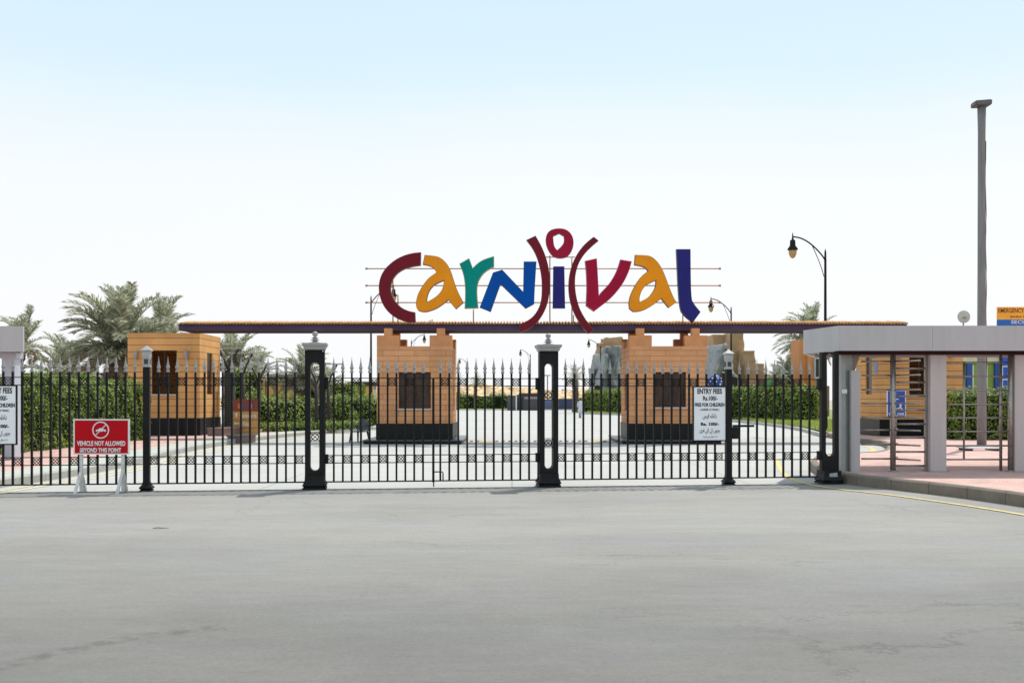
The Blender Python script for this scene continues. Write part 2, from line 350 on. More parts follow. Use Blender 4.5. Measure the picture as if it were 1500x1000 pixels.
S.view_settings.view_transform = 'Standard'; S.view_settings.look = 'None'; S.view_settings.gamma = 1; S.view_settings.exposure = 0.33
S.render.engine = 'CYCLES'; S.cycles.max_bounces = 6; S.cycles.transparent_max_bounces = 8

# ------------------------------------------------------------------ the gate line
def gy(px): return 720.8 - 0.0108 * px
def gp(px, off=0.0):
    Y = 2400 / (gy(px) - HOR); return Vector(((px - 750) / F * Y, Y + off, 0))
DIR = (gp(1210) - gp(0)).normalized(); YAW = math.atan2(DIR.y, DIR.x); NOR = Vector((-DIR.y, DIR.x, 0))

# ------------------------------------------------------------------ ground
def sheet(name, pts, z, m): return flat_poly(name, pts, z, m, kind='structure')
M_sand = road_mat('sandy_ground', (0.44, 0.40, 0.34), [((0.50, 0.44, 0.36), 0.3, (1, 1, 1), 0.6)], 0.15, 0.08)
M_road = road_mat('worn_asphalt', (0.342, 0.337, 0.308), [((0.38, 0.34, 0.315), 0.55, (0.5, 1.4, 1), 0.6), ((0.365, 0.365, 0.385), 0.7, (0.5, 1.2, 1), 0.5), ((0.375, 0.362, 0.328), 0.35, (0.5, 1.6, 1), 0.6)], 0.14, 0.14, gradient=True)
M_conc = road_mat('pale_concrete', (0.51, 0.508, 0.483), [((0.56, 0.553, 0.52), 0.3, (0.6, 1, 1), 0.5)], 0.10, 0.07, joints=4.5)
sheet('ground', [(-1500, -300), (1500, -300), (1500, 2500), (-1500, 2500)], -0.02, M_sand)
a, b = gp(-600, -.30), gp(2200, -.30)
a = gp(0) + DIR * -60 - NOR * .12; b = gp(0) + DIR * 90 - NOR * .12
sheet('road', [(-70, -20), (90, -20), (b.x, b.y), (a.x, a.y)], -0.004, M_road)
sheet('inner_road', [(a.x, a.y), (b.x, b.y), (70, 186), (-60, 186), (-60, 40)], 0.0, M_conc)
# thin dark strip along the ground under the gates
M_strip = mat('dark_strip', (0.06, 0.05, 0.045), 0.6, 0.4, 0.4, 8)
mb = MB(); p0 = gp(0) + DIR * -6 - NOR * .13; p1 = gp(0) + DIR * 15.2 - NOR * .13
q = [p0 - NOR * .012, p1 - NOR * .012, p1 + NOR * .012, p0 + NOR * .012]
mb.hull([(v.x, v.y, -.01) for v in q], [(v.x, v.y, .006) for v in q]); tag(mb.build('gate_base_strip', M_strip), kind='structure')

# right pavement with the turnstiles
RK = [(1780, 800), (1640, 764), (1500, 742), (1400, 727.5), (1310, 717), (1245, 710), (1212, 703), (1190, 693), (1186, 685), (1198, 677), (1228, 673.5), (1262, 673), (1288, 671.5), (1301, 665), (1299, 658), (1292, 653), (1282, 651.5), (1258, 651)]
RKw = [gnd(*p) for p in RK] + [(13.3, 43.2)]
kerb('right_kerb', RKw[::-1], 0.2, 0.14, M_kerb)       # travel reversed so stones lie on the pavement side
inner = smooth_poly(RKw, closed=False, lim=80, it=3)
def inset(P, d):
    out = []
    for i in range(len(P)):
        a = Vector(P[max(i - 1, 0)]); b = Vector(P[min(i + 1, len(P) - 1)]); t = (b - a).normalized(); n = Vector((t.y, -t.x)); out.append(tuple(Vector(P[i]) + n * d))
    return out
sheet('right_pavement', inset(inner, 0.13) + [(13.6, 44.4), (60, 44.4), (60, 9)], 0.192, M_pink)
line_strip('yellow_line', [gnd(1138, 672), gnd(1141, 684), gnd(1150, 697), gnd(1170, 706), gnd(1205, 714), gnd(1300, 724), gnd(1400, 738), gnd(1500, 753.5), gnd(1700, 792)], 0.10, 0.006, M_yellow)
line_strip('yellow_line', [gnd(1230, 668.5), gnd(1262, 667), gnd(1280, 661.5), gnd(1278, 655.5), gnd(1262, 653.6), gnd(1240, 653.6)], 0.14, 0.006, M_yellow)
# left pavement
LK = [(-200, 748), (-60, 724), (0, 714), (60, 705.5), (110, 697.5), (160, 689), (215, 677), (262, 664), (315, 654), (380, 644.5), (450, 637), (520, 631), (600, 626.5)]
LKw = [gnd(*p) for p in LK]
kerb('left_kerb', LKw, 0.17, 0.14, M_stone, step=0.9)
lin = smooth_poly(LKw, closed=False, lim=80, it=3)
def inset_l(P, d): return inset(P, -d)
LIN1 = inset_l(lin, 0.13); LIN2 = inset_l(lin, 1.0)
sheet('left_verge_strip', LIN1 + LIN2[::-1], 0.165, mat('pale_strip', (0.44, 0.46, 0.41), 0.85, 0, 0.1, 2))
LIN2b = inset_l(lin, 0.98)
sheet('left_pavement', LIN2b + [(-30, 62), (-30, 14)], 0.160, M_pink)
for off, c in ((0.35, 0), (0.62, 0)):
    Q = inset(lin, off); line_strip('yellow_line', [Q[i] for i in range(0, len(Q), 6)], 0.08, 0.006, mat('faded_yellow', (0.66, 0.60, 0.36), 0.8, 0, 0.15, 6))
# drain across the inner road
mb = MB(); mb.box(-6.2, 13.3, 38.0, 38.28, 0.001, 0.006); tag(mb.build('drain_channel', mat('drain_grey', (0.27, 0.27, 0.26), 0.8, 0, 0.2, 4)), kind='structure')
# far lawn strips and pavement beds
def bed(name, line, w, h, m_top):
    """planting bed: kerb stones + green strip along a line of ground points"""
    kerb(name + '_kerb', line, h, 0.15, M_stone, step=1.2)
# ------------------------------------------------------------------ fence parts
def picket_mesh():
    mb = MB(); mb.box(-.017, .017, -.017, .017, 0.13, 2.08); return mb
def finial_mesh():
    mb = MB()
    mb.lathe([(.026, 2.08), (.030, 2.085), (.030, 2.115), (.021, 2.12), (.019, 2.14), (.031, 2.15), (.035, 2.175), (.026, 2.19), (.009, 2.29), (.002, 2.365)], seg=8, smooth=False); return mb
PROTO = {}
def picket(x, parent):
    if 'p' not in PROTO:
        p = picket_mesh().build('picket', M_black, parent); f = finial_mesh().build('finial', M_silver, p); PROTO['p'] = p; p.location = (x, 0, 0); return p
    c = PROTO['p'].copy(); COL.objects.link(c); c.parent = parent; c.location = (x, 0, 0)
    f = PROTO['p'].children[0].copy(); COL.objects.link(f); f.parent = c
    return c
def rosette(x, z, parent, w=0.125):
    key = 'r'
    if key not in PROTO:
        mb = MB(); mb.torus((0, 0, 0), 0.045, 0.0075, 16, 5)
        for s in (1, -1):
            mb.tube([(-.062, 0, -.062 * s), (.062, 0, .062 * s)], 0.007, 5)
        for s in (1, -1):
            mb.box(-.064, .064, -.006, .006, s * .064 - .005, s * .064 + .005); mb.box(s * .0595 - .005, s * .0595 + .005, -.0065, .0065, -.059, .059)
            for t in (1, -1): mb.hull([(s * .062, -.004, t * .062), (s * .062, -.004, t * .036), (s * .036, -.004, t * .062)], [(s * .062, .004, t * .062), (s * .062, .004, t * .036), (s * .036, .004, t * .062)])
        o = mb.build('rosette', M_black, parent); PROTO[key] = o; o.location = (x, 0, z); return o
    c = PROTO[key].copy(); COL.objects.link(c); c.parent = parent; c.location = (x, 0, z); return c
def lx(px, px0): return (gp(px) - gp(px0)).length * (1 if px >= px0 else -1)
def panel(name, label, cat, px0, px1, first, last, n, group, edge_lower=True, stile0=False, stile1=False, extra=0):
    t = thing(name, label, cat, gp(px0), YAW, group); Wd = lx(px1, px0)
    xs = [lx(first, px0) + (lx(last, px0) - lx(first, px0)) * i / (n - 1) for i in range(n)]
    for x in xs: picket(x, t)
    for z, h in ((1.985, .007), (1.85, .007), (.597, .007), (.462, .007), (.125, .011)):
        mb = MB(); mb.box(0, Wd, -.024, -.0195 + .004, z - h, z + h); mb.box(0, Wd, .0155, .024, z - h, z + h) if z > .2 else mb.box(0, Wd, -.015, .024, z - h, z + h)
        mb.build('rail', M_black, t)
    for s, f in ((0, stile0), (Wd, stile1)):
        if f:
            mb = MB(); mb.box(s - .012, s + .012, -.014, .014, .1, 1.99); mb.build('stile', M_black, t)
    for i in range(n - 1):
        c = (xs[i] + xs[i + 1]) / 2
        rosette(c, 1.917 if i % 2 == 0 else .53, t)
    if edge_lower: rosette(xs[0] - (xs[1] - xs[0]) / 2, .53, t)
    if n % 2 == 0 and abs(Wd - xs[-1]) > .1: rosette(xs[-1] + (xs[1] - xs[0]) / 2, .53, t)
    return t
FG = 'black spear-topped fence and gate panels'
t1 = panel('iron_fence', 'black spear-topped fence panel at the far left, behind the red vehicle sign', 'fence', -36, 210, -23.2, 197.5, 17, FG, edge_lower=False)
t2 = panel('iron_fence', 'black spear-topped fence panel between the leftmost slim post and the left big gate pillar', 'fence', 220, 447, 232.5, 432, 16, FG)
gA = panel('gate_leaf', 'left leaf of the black double gate, hinged on the left big pillar', 'gate', 476, 634, 489, 619.7, 11, FG, stile0=True, stile1=True)
gB = panel('gate_leaf', 'right leaf of the black double gate, hinged on the central pillar, with drop bolt', 'gate', 635.5, 788, 645, 775, 11, FG, stile0=True, stile1=True, edge_lower=False)
t4 = panel('iron_fence', 'long black spear-topped panel with the fee notice hung on its right end', 'fence', 817, 1061.5, 828.3, 1047.3, 18, FG)
t5 = panel('iron_fence', 'short black spear-topped panel right of the slim post, beside the grey turnstile canopy', 'fence', 1072.5, 1198, 1083, 1185.7, 9, FG)
mb = MB(); mb.tube([(-.005, -.035, .02), (-.005, -.035, .62)], .011, 6); mb.tube([(-.005, -.035, .29), (.15, -.035, .29), (.165, -.035, .27), (.165, -.035, .14)], .012, 6); mb.build('drop_bolt', M_black, gB)
mb = MB(); mb.box(.0, .11, -.05, .02, .86, 1.08, bev=.008); mb.box(.0, .42, -.045, -.01, 1.082, 1.125, bev=.006); mb.build('latch', M_black, t5)

M_cap = mat('pillar_cap_paint', (0.36, 0.355, 0.34), 0.55, 0, 0.12, 6)
def pillar(px, label, rings, H=2.49, cap=True, plate=False):
    t = thing('gate_pillar', label, 'pillar', gp(px), YAW, 'big slotted gate pillars')
    hw = .165; sw = .08; d = .10 if not plate else .05; z0, z1 = (.33, 2.26) if not plate else (.52, 2.475)
    if plate: H = 2.505; sw = .085
    # plate with a round-ended slot, built as one ring of quads between outline and slot
    mb = MB(); cz0, cz1 = z0 + sw, z1 - sw; inn = []; out = []; n = 10
    for k in range(n + 1): a = math.pi * k / n; inn.append((sw * math.cos(a), cz1 + sw * math.sin(a)))
    for k in range(n + 1): a = math.pi + math.pi * k / n; inn.append((sw * math.cos(a), cz0 + sw * math.sin(a)))
    for k in range(n + 1):
        a = math.pi * k / n; c, s = math.cos(a), math.sin(a); m = max(abs(c), s); out.append((hw * c / m, cz1 + (H - cz1) * s / m))
    for k in range(n + 1):
        a = math.pi + math.pi * k / n; c, s = math.cos(a), math.sin(a); m = max(abs(c), -s); out.append((hw * c / m, cz0 + (cz0 - .1) * s / m))
    NN = len(inn)
    def ringv(pts, y): return [mb.b.verts.new((x, y, z)) for x, z in pts]
    fo, fi, bo, bi = ringv(out, -d), ringv(inn, -d), ringv(out, d), ringv(inn, d)
    for i in range(NN):
        j = (i + 1) % NN
        mb.face([fo[i], fo[j], fi[j], fi[i]]); mb.face([bo[i], bi[i], bi[j], bo[j]]); mb.face([fi[i], fi[j], bi[j], bi[i]]); mb.face([fo[i], bo[i], bo[j], fo[j]])
    mb.box(-.172, -.15, -d - .005, d + .005, .1, H - .002); mb.box(.15, .172, -d - .005, d + .005, .1, H - .002)
    mb.build('post', M_black, t)
    mb = MB(); k = 1.1
    mb.lathe([(.205, 0), (.205, .035), (.188, .05), (.214, .075), (.20, .10), (.172, .17), (.169, .25)], square=True); mb.build('foot', M_black, t)
    for z in rings:
        mb = MB(); mb.torus((0, 0, z), .06, .009, 18, 6)
        for s in (1, -1): mb.tube([(-.08, 0, z - .075 * s), (.08, 0, z + .075 * s)], .007, 5)
        for s in (1, -1): mb.box(-.081, .081, -.007, .007, z + s * .082 - .006, z + s * .082 + .006)
        mb.build('rosette', M_black, t)
    if cap:
        mb = MB(); mb.lathe([(.17, 2.485), (.185, 2.50), (.19, 2.53), (.215, 2.56), (.222, 2.585), (.222, 2.603), (.1, 2.612)], square=True)
        c = mb.build('cap', M_cap, t)
        mb = MB(); mb.lathe([(.10, 2.612), (.10, 2.622), (.05, 2.626), (.045, 2.652), (.075, 2.656), (.08, 2.668), (.045, 2.674), (.04, 2.692), (.062, 2.697), (.062, 2.708), (.03, 2.715), (.026, 2.732), (.045, 2.748), (.052, 2.772), (.045, 2.797), (.022, 2.815), (.0, 2.82)], seg=16)
        mb.build('finial', M_silver, c)
    return t
pl = pillar(461.5, 'black slotted gate pillar with silver ball finial, carrying the left leaf of the double gate', [.93])
pc = pillar(803, 'black slotted gate pillar with silver ball finial in the middle of the entrance', [1.68, .80])
pr = pillar(1214.5, 'capless black slotted pillar at the corner of the grey turnstile canopy', [], H=2.47, cap=False, plate=True)
for p, s in ((pl, 1), (pc, -1), (pr, -1)):
    for z0, z1 in ((1.78, 2.0), (.45, .62)):
        mb = MB(); mb.box(min(s * .17, s * .235), max(s * .17, s * .235), -.045, .045, z0, z1, bev=.006); mb.build('hinge', M_black, p)
mb = MB(); mb.hull([(-.08, -.19, .02), (.10, -.19, .02), (.10, -.15, .02), (-.08, -.15, .02)], [(-.07, -.18, .20), (.08, -.18, .22), (.08, -.15, .22), (-.07, -.15, .2)]); mb.build('footing_stone', M_stone, pr)
M_lenswin = mat('lantern_window', (0.02, 0.03, 0.035), 0.2)
def slim(px, label):
    t = thing('fence_post', label, 'post', gp(px), YAW, 'slim fence posts with lantern caps')
    mb = MB(); mb.lathe([(.055, .1), (.055, 2.17)], square=True); mb.build('post', M_black, t)
    mb = MB(); mb.lathe([(.10, 0), (.10, .02), (.085, .03), (.115, .05), (.10, .075), (.062, .12), (.06, .16)], square=True); mb.build('foot', M_black, t)
    mb = MB(); mb.lathe([(.066, 2.17), (.066, 2.2), (.058, 2.2), (.058, 2.34), (.064, 2.35), (.066, 2.44), (.088, 2.455), (.088, 2.466), (.0, 2.55)], square=True); c = mb.build('lantern_cap', mat('lantern_paint', (.40, .40, .39), .5, 0, .15, 14), t)
    mb = MB(); mb.box(-.035, .035, -.0625, -.055, 2.22, 2.31); mb.box(-.0625, -.055, -.035, .035, 2.22, 2.31); mb.box(.055, .0625, -.035, .035, 2.22, 2.31); mb.build('window', M_lenswin, c)
slim(215, 'slim black post with white lantern cap, right of the red vehicle sign')
slim(1067, 'slim black post with white lantern cap, beside the full fee notice')

# ------------------------------------------------------------------ fee notices
M_sign = mat('sign_white', (0.86, 0.88, 0.89), 0.5, 0, 0.04, 2); M_ink = mat('sign_ink', (0.02, 0.02, 0.025), 0.6)
UR1 = '\ufeb2\ufbff\ufed3 \ufba7\ufee0\ufea7\ufe8d\ufea9'
UR2 = '\ufbfc\ufeae\ufed3 \ufbaf\ufe8c\ufedf \ufbaf\ufb90 \ufb9e\ufeee\ufb7d\ufe91'
UR3 = '( \ufee2\ufb90 \ufbaf\ufeb3 \ufedd\ufe8e\ufeb3 \u06f1\u06f0 )'
def notice(px0, px1, label):
    c = (px0 + px1) / 2; t = thing('fee_notice', label, 'notice board', gp(c) - NOR * .05, YAW, 'white entry fee notices on the fence')
    w = (gp(px1) - gp(px0)).length / 2; z0, z1 = .84, 1.83; h = z1 - z0
    mb = MB(); mb.box(-w, w, -.012, .012, z0, z1); mb.build('board', M_sign, t)
    mb = MB(); f = .022
    mb.box(-w - f, w + f, -.02, .018, z1, z1 + f); mb.box(-w - f, w + f, -.02, .018, z0 - f, z0); mb.box(-w - f, -w, -.02, .018, z0, z1); mb.box(w, w + f, -.02, .018, z0, z1)
    mb.build('frame', M_black, t)
    rows = [('ENTRY FEES', .11, .89, .025, .125, .03), ('Rs.100/-', .29, .75, .165, .25, .025), ('FREE FOR CHILDREN', .03, .97, .295, .365, .03), ('( UNDER 10 YEARS )', .2, .8, .405, .45, .015),
            (UR1, .28, .72, .49, .61, .0), ('Rs. 100/-', .22, .79, .665, .725, .045), (UR2, .18, .82, .775, .875, .0), (UR3, .3, .74, .915, .965, .0)]
    for s, a, b, u, v, bo in rows: textmesh(s, -w + 2 * w * a, -w + 2 * w * b, z1 - h * v, z1 - h * u, -.0125, M_ink, t, bold=bo)
notice(1015, 1061, 'white entry fee notice hung whole on the fence beside the right slim post')
notice(-23, 25, 'white entry fee notice cut off by the left edge of the photo')

# ------------------------------------------------------------------ red vehicle sign
sx, sy = gnd(149, 721.5); k = sy / F
vs = thing('vehicle_sign', 'red freestanding sign on white legs telling vehicles not to pass', 'sign', (sx, sy, 0), R(-2.0))
M_red = mat('sign_red', (0.50, 0.004, 0.012), 0.6, 0, 0.08, 3, spec=.12)
tilt = .03
w2 = 41.5 * k; z0, z1 = wz(665.5, sy), wz(613.5, sy)
def lean(o): o.rotation_euler = (R(-3), 0, 0)
mb = MB(); mb.box(-w2 + .02, w2 - .02, -.012, .012, z0 + .02, z1 - .02); bd = mb.build('board', M_red, vs)
mb = MB(); f = .022
mb.box(-w2, w2, -.018, .018, z1 - f, z1); mb.box(-w2, w2, -.018, .018, z0, z0 + f); mb.box(-w2, -w2 + f, -.018, .018, z0 + f, z1 - f); mb.box(w2 - f, w2, -.018, .018, z0 + f, z1 - f); mb.build('frame', M_white, vs)
hh = z1 - z0
textmesh('VEHICLE NOT ALLOWED', -w2 * .87, w2 * .86, z0 + hh * .245, z0 + hh * .385, -.0125, M_white, vs, bold=.035)
textmesh('BEYOND THIS POINT', -w2 * .77, w2 * .71, z0 + hh * .06, z0 + hh * .19, -.0125, M_white, vs, bold=.035)
mb = MB(); cc = (-.01, -.016, z0 + hh * .69); rr = hh * .225; mb.torus(cc, rr, .011, 32, 6); mb.tube([(cc[0] - rr * .72, -.018, cc[2] - rr * .72), (cc[0] + rr * .72, -.018, cc[2] + rr * .72)], .009, 6); mb.build('no_entry_ring', M_white, vs)
mb = MB(); car = [(-.095, -.02), (-.09, .0), (-.05, .012), (-.02, .032), (.03, .034), (.055, .012), (.09, .008), (.1, -.015), (.09, -.025), (.068, -.025), (.062, -.012), (.045, -.012), (.038, -.025), (-.04, -.025), (-.046, -.012), (-.062, -.012), (-.07, -.025)]
vsl = [mb.b.verts.new((cc[0] + x * .92, -.0145, cc[2] + z * 1.0)) for x, z in car]; mb.face(vsl)
ex = bmesh.ops.extrude_face_region(mb.b, geom=mb.b.faces[:]); [setattr(v.co, 'y', -.0115) for v in ex['geom'] if isinstance(v, bmesh.types.BMVert)]
mb.build('car_symbol', M_white, vs)
M_leg = mat('leg_white', (0.62, 0.62, 0.60), 0.5, 0, 0.25, 12)
for lxp in (-31 * k, 31 * k):
    mb = MB(); mb.box(lxp - .025, lxp + .025, .0, .04, .02, z0 + .05); lg = mb.build('leg', M_leg, vs)
    mb = MB()
    for s in (-1, 1):
        mb.hull([(lxp - .045, s * .22 + .02, 0), (lxp + .003, s * .22 + .02, 0), (lxp + .003, s * .18 + .02, 0), (lxp - .045, s * .18 + .02, 0)], [(lxp - .026, s * .03 + .02, .36), (lxp + .02, s * .03 + .02, .36), (lxp + .02, s * .005 + .02, .36), (lxp - .026, s * .005 + .02, .36)])
    mb.build('foot', M_leg, lg)

# ------------------------------------------------------------------ booths
def wall_xy(mb, axis, a0, a1, c0, c1, z0, z1, openings, mi=0):
    """wall slab along x (axis 'x': a = x-range, c = y-range) or y, with rectangular openings (u0,u1,z0,z1)"""
    def bx(u0, u1, w0, w1):
        if u1 - u0 < 1e-4 or w1 - w0 < 1e-4: return
        if axis == 'x': mb.box(u0, u1, c0, c1, w0, w1, mi)
        else: mb.box(c0, c1, u0, u1, w0, w1, mi)
    cur = a0
    for (u0, u1, w0, w1) in sorted(openings):
        bx(cur, u0, z0, z1); bx(u0, u1, z0, w0); bx(u0, u1, w1, z1); cur = u1
    bx(cur, a1, z0, z1)
def booth(label, x0, x1, y0, depth, base, ptop, top, front, left, right, back, wallm, crown=True, glass_front=True):
    """coordinates local to the thing: x0..x1 measured from its own centre"""
    cx = (x0 + x1) / 2; hw = (x1 - x0) / 2; t = thing('ticket_booth', label, 'booth', (cx, y0, base), 0, 'orange ticket booths'); T = .18; D = depth; h = top - base
    mb = MB(); mb.box(-hw - .03, hw + .03, -.03, D + .03, 0, ptop - base, bev=.01); mb.build('plinth', M_plinth, t)
    zb = ptop - base; mb = MB()
    L_ = lambda ops: [(a - cx, b - cx, c - base, d - base) for a, b, c, d in ops]
    Ly = lambda ops: [(a - y0, b - y0, c - base, d - base) for a, b, c, d in ops]
    wall_xy(mb, 'x', -hw, hw, 0, T, zb, h, L_(front)); wall_xy(mb, 'x', -hw, hw, D - T, D, zb, h, L_(back))
    wall_xy(mb, 'y', T, D - T, -hw, -hw + T, zb, h, Ly(left)); wall_xy(mb, 'y', T, D - T, hw - T, hw, zb, h, Ly(right))
    mb.build('wall', wallm, t)
    mb = MB(); mb.box(-hw + T, hw - T, T, D - T, h - .25, h - .1); mb.build('roof', M_plain, t)
    mb = MB(); mb.box(-hw + T, hw - T, T, D - T, zb - .02, zb + .03); mb.build('floor', M_dark, t)
    for (a, b, c, d) in L_(front):
        wf = MB(); f = .045; y = .10
        wf.box(a, a + f, y - .03, y + .03, c, d); wf.box(b - f, b, y - .03, y + .03, c, d); wf.box(a + f, b - f, y - .03, y + .03, d - f, d); wf.box(a + f, b - f, y - .03, y + .03, c, c + f)
        m_ = (a + b) / 2; wf.box(m_ - .02, m_ + .02, y - .025, y + .025, c + f, d - f)
        wo = wf.build('window', M_dark, t)
        if glass_front:
            g = MB(); g.box(a + f, b - f, y - .006, y + .006, c + f, d - f); g.build('pane', M_glass, wo)
        s_ = MB(); s_.box(a - .08, b + .08, -.07, .04, c - .06, c - .01, bev=.008); s_.build('sill', M_column, wo)
    for ops, xx in ((Ly(left), -hw), (Ly(right), hw)):
        for (a, b, c, d) in ops:
            g = MB(); xa = xx + (.08 if xx < 0 else -.08); g.box(xa - .02, xa + .02, a, b, c, d); g.build('window', M_glass, t)
    if crown:
        for sx_ in (-1, 1):
            for yy in (0.0, D - .35):
                mb = MB(); x_a, x_b = sx_ * hw, sx_ * (hw - .82); lo, hi = min(x_a, x_b), max(x_a, x_b)
                mb.box(lo, hi, yy + .001, yy + .35, h, h + .40)
                lo2 = lo + .26; mb.box(lo2, lo2 + .29, yy + .03, yy + .32, h + .40, h + .66)
                # side return of the corner
                ry0, ry1 = (yy + .35, yy + .9) if yy == 0 else (yy - .55, yy)
                xs0, xs1 = (lo, lo + .22) if sx_ < 0 else (hi - .22, hi)
                mb.box(xs0 + .001, xs1, ry0, ry1, h, h + .28)
                mb.build('parapet', M_plain, t)
    return t
def lamp_box(parent, x, z, y=-.0):
    mb = MB(); mb.lathe([(.05, z - .17), (.07, z - .17), (.07, z + .17), (.05, z + .17)], cx=x, cy=y - .09, seg=10); mb.box(x - .03, x + .03, y - .03, y + .0, z - .06, z + .06); mb.build('wall_light', mat('lamp_grey', (0.33, 0.33, 0.34), 0.5, 0.2), parent)
# island slabs
def island(x0, x1, y0, y1, label):
    t = thing('booth_island', label, 'kerb island', ((x0 + x1) / 2, y0, 0), 0, 'black stone islands under the ticket booths'); hw = (x1 - x0) / 2
    mb = MB(); mb.box(-hw, hw, 0, y1 - y0, -.01, .10); mb.build('base', M_plinth, t)
    mb = MB(); mb.box(-hw - .04, hw + .04, -.04, y1 - y0 + .04, .10, .15, bev=.01); mb.build('slab', mat('island_top', (0.06, 0.06, 0.06), 0.3, 0, 0.3, 8), t)
island(-5.32, -1.83, 36.7, 41.6, 'black stone island under the booth left of the middle')
island(3.95, 7.5, 36.7, 41.6, 'black stone island under the booth right of the middle')
z = lambda py, Y: wz(py, Y)
Y1 = 37.5
booth('orange ticket booth with stepped crown, left of the middle, beside the plastic chair', -4.95, -2.2, Y1, 3.0, .15, z(620, Y1), z(507, Y1),
      [(wx(584, Y1), wx(631, Y1), z(598, Y1), z(545, Y1))], [], [(Y1 + 1.0, Y1 + 1.7, 1.2, 2.4)], [(-4.2, -3.0, 1.3, 2.5)], M_orange)
booth('orange ticket booth with stepped crown, behind the whole fee notice', 4.3, 7.15, Y1, 2.8, .15, z(620, Y1), z(507, Y1),
      [(wx(957, Y1), wx(1005, Y1), z(596, Y1), z(545, Y1))], [(Y1 + .9, Y1 + 1.6, 1.2, 2.55)], [], [(5.2, 6.4, 1.3, 2.5)], M_orange)
Y2 = 41.0
b2 = booth('large ochre ticket booth at the left end of the canopy, behind the rounded hedge', wx(187, Y2), wx(292.5, Y2), Y2, 2.85, .16, z(612, Y2), z(487.5, Y2),
      [(wx(222, Y2), wx(259, Y2), z(577, Y2), z(513, Y2))], [], [(Y2 + 1.0, Y2 + 1.75, z(577, Y2), z(515, Y2))], [(wx(232, Y2), wx(252, Y2), 1.9, 3.5)], M_orange_l, crown=False, glass_front=False)
lamp_box(b2, wx(200, Y2) - b2.location.x, z(520, Y2) - .16); lamp_box(b2, wx(273.5, Y2) - b2.location.x, z(520, Y2) - .16)
Y3 = 39.5
b3 = booth('orange ticket booth seen through the turnstiles on the right', 14.2, 17.4, Y3, 2.8, .2, z(614, Y3), 4.1,
      [(wx(1332, Y3), wx(1362, Y3), z(578, Y3), z(512, Y3))], [(Y3 + .9, Y3 + 1.6, z(577, Y3), 3.55)], [], [(wx(1336, Y3), wx(1350, Y3), 1.9, 3.6)], M_orange_l, crown=False, glass_front=False)
lamp_box(b3, wx(1316, Y3) - b3.location.x, z(520, Y3) - .2); lamp_box(b3, wx(1392, Y3) - b3.location.x, z(518, Y3) - .2)
mb = MB(); mb.box(-1.611, -1.60, .28, .62, 2.45, 2.85); mb.build('paper_notice', mat('blue_notice', (0.18, 0.27, 0.55), 0.6), b3)

# ------------------------------------------------------------------ entrance canopy
YC = 38.3
x0c, x1c = wx(262, YC), wx(1328.5, YC); D = 1.8; zf0, zf1 = z(483.8, YC), z(475.2, YC)
cp = thing('entrance_canopy', 'long flat entrance canopy with purple fascia and tiled edge, spanning the ticket booths', 'canopy', ((x0c + x1c) / 2, YC, 0)); hw = (x1c - x0c) / 2
mb = MB(); mb.box(-hw, hw, 0, .08, zf0, zf1); mb.box(-hw, hw, D - .08, D, zf0, zf1); mb.box(-hw, -hw + .08, .08, D - .08, zf0, zf1); mb.box(hw - .08, hw, .08, D - .08, zf0, zf1); mb.build('fascia', M_purple, cp)
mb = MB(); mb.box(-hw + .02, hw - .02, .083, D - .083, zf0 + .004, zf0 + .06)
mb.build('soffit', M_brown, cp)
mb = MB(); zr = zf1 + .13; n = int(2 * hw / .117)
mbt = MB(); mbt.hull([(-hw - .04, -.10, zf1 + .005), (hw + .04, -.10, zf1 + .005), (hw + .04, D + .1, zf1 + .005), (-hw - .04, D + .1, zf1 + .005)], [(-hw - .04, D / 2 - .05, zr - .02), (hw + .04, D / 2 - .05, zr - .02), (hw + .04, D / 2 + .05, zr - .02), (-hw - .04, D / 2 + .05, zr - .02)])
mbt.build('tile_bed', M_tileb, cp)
for i in range(n):
    x_ = -hw + .02 + (i + .5) * 2 * hw / n; dz = random.uniform(-.008, .008)
    for s in (0, 1):
        ya, yb = (-.14, D / 2) if s == 0 else (D + .14, D / 2)
        pts = [(x_, ya, zf1 + .035 + dz), (x_, yb, zr + .045 + dz)]; mb.tube(pts, [.034, .034], 6, caps=True)
mb.build('tiled_roof', M_tile, cp)
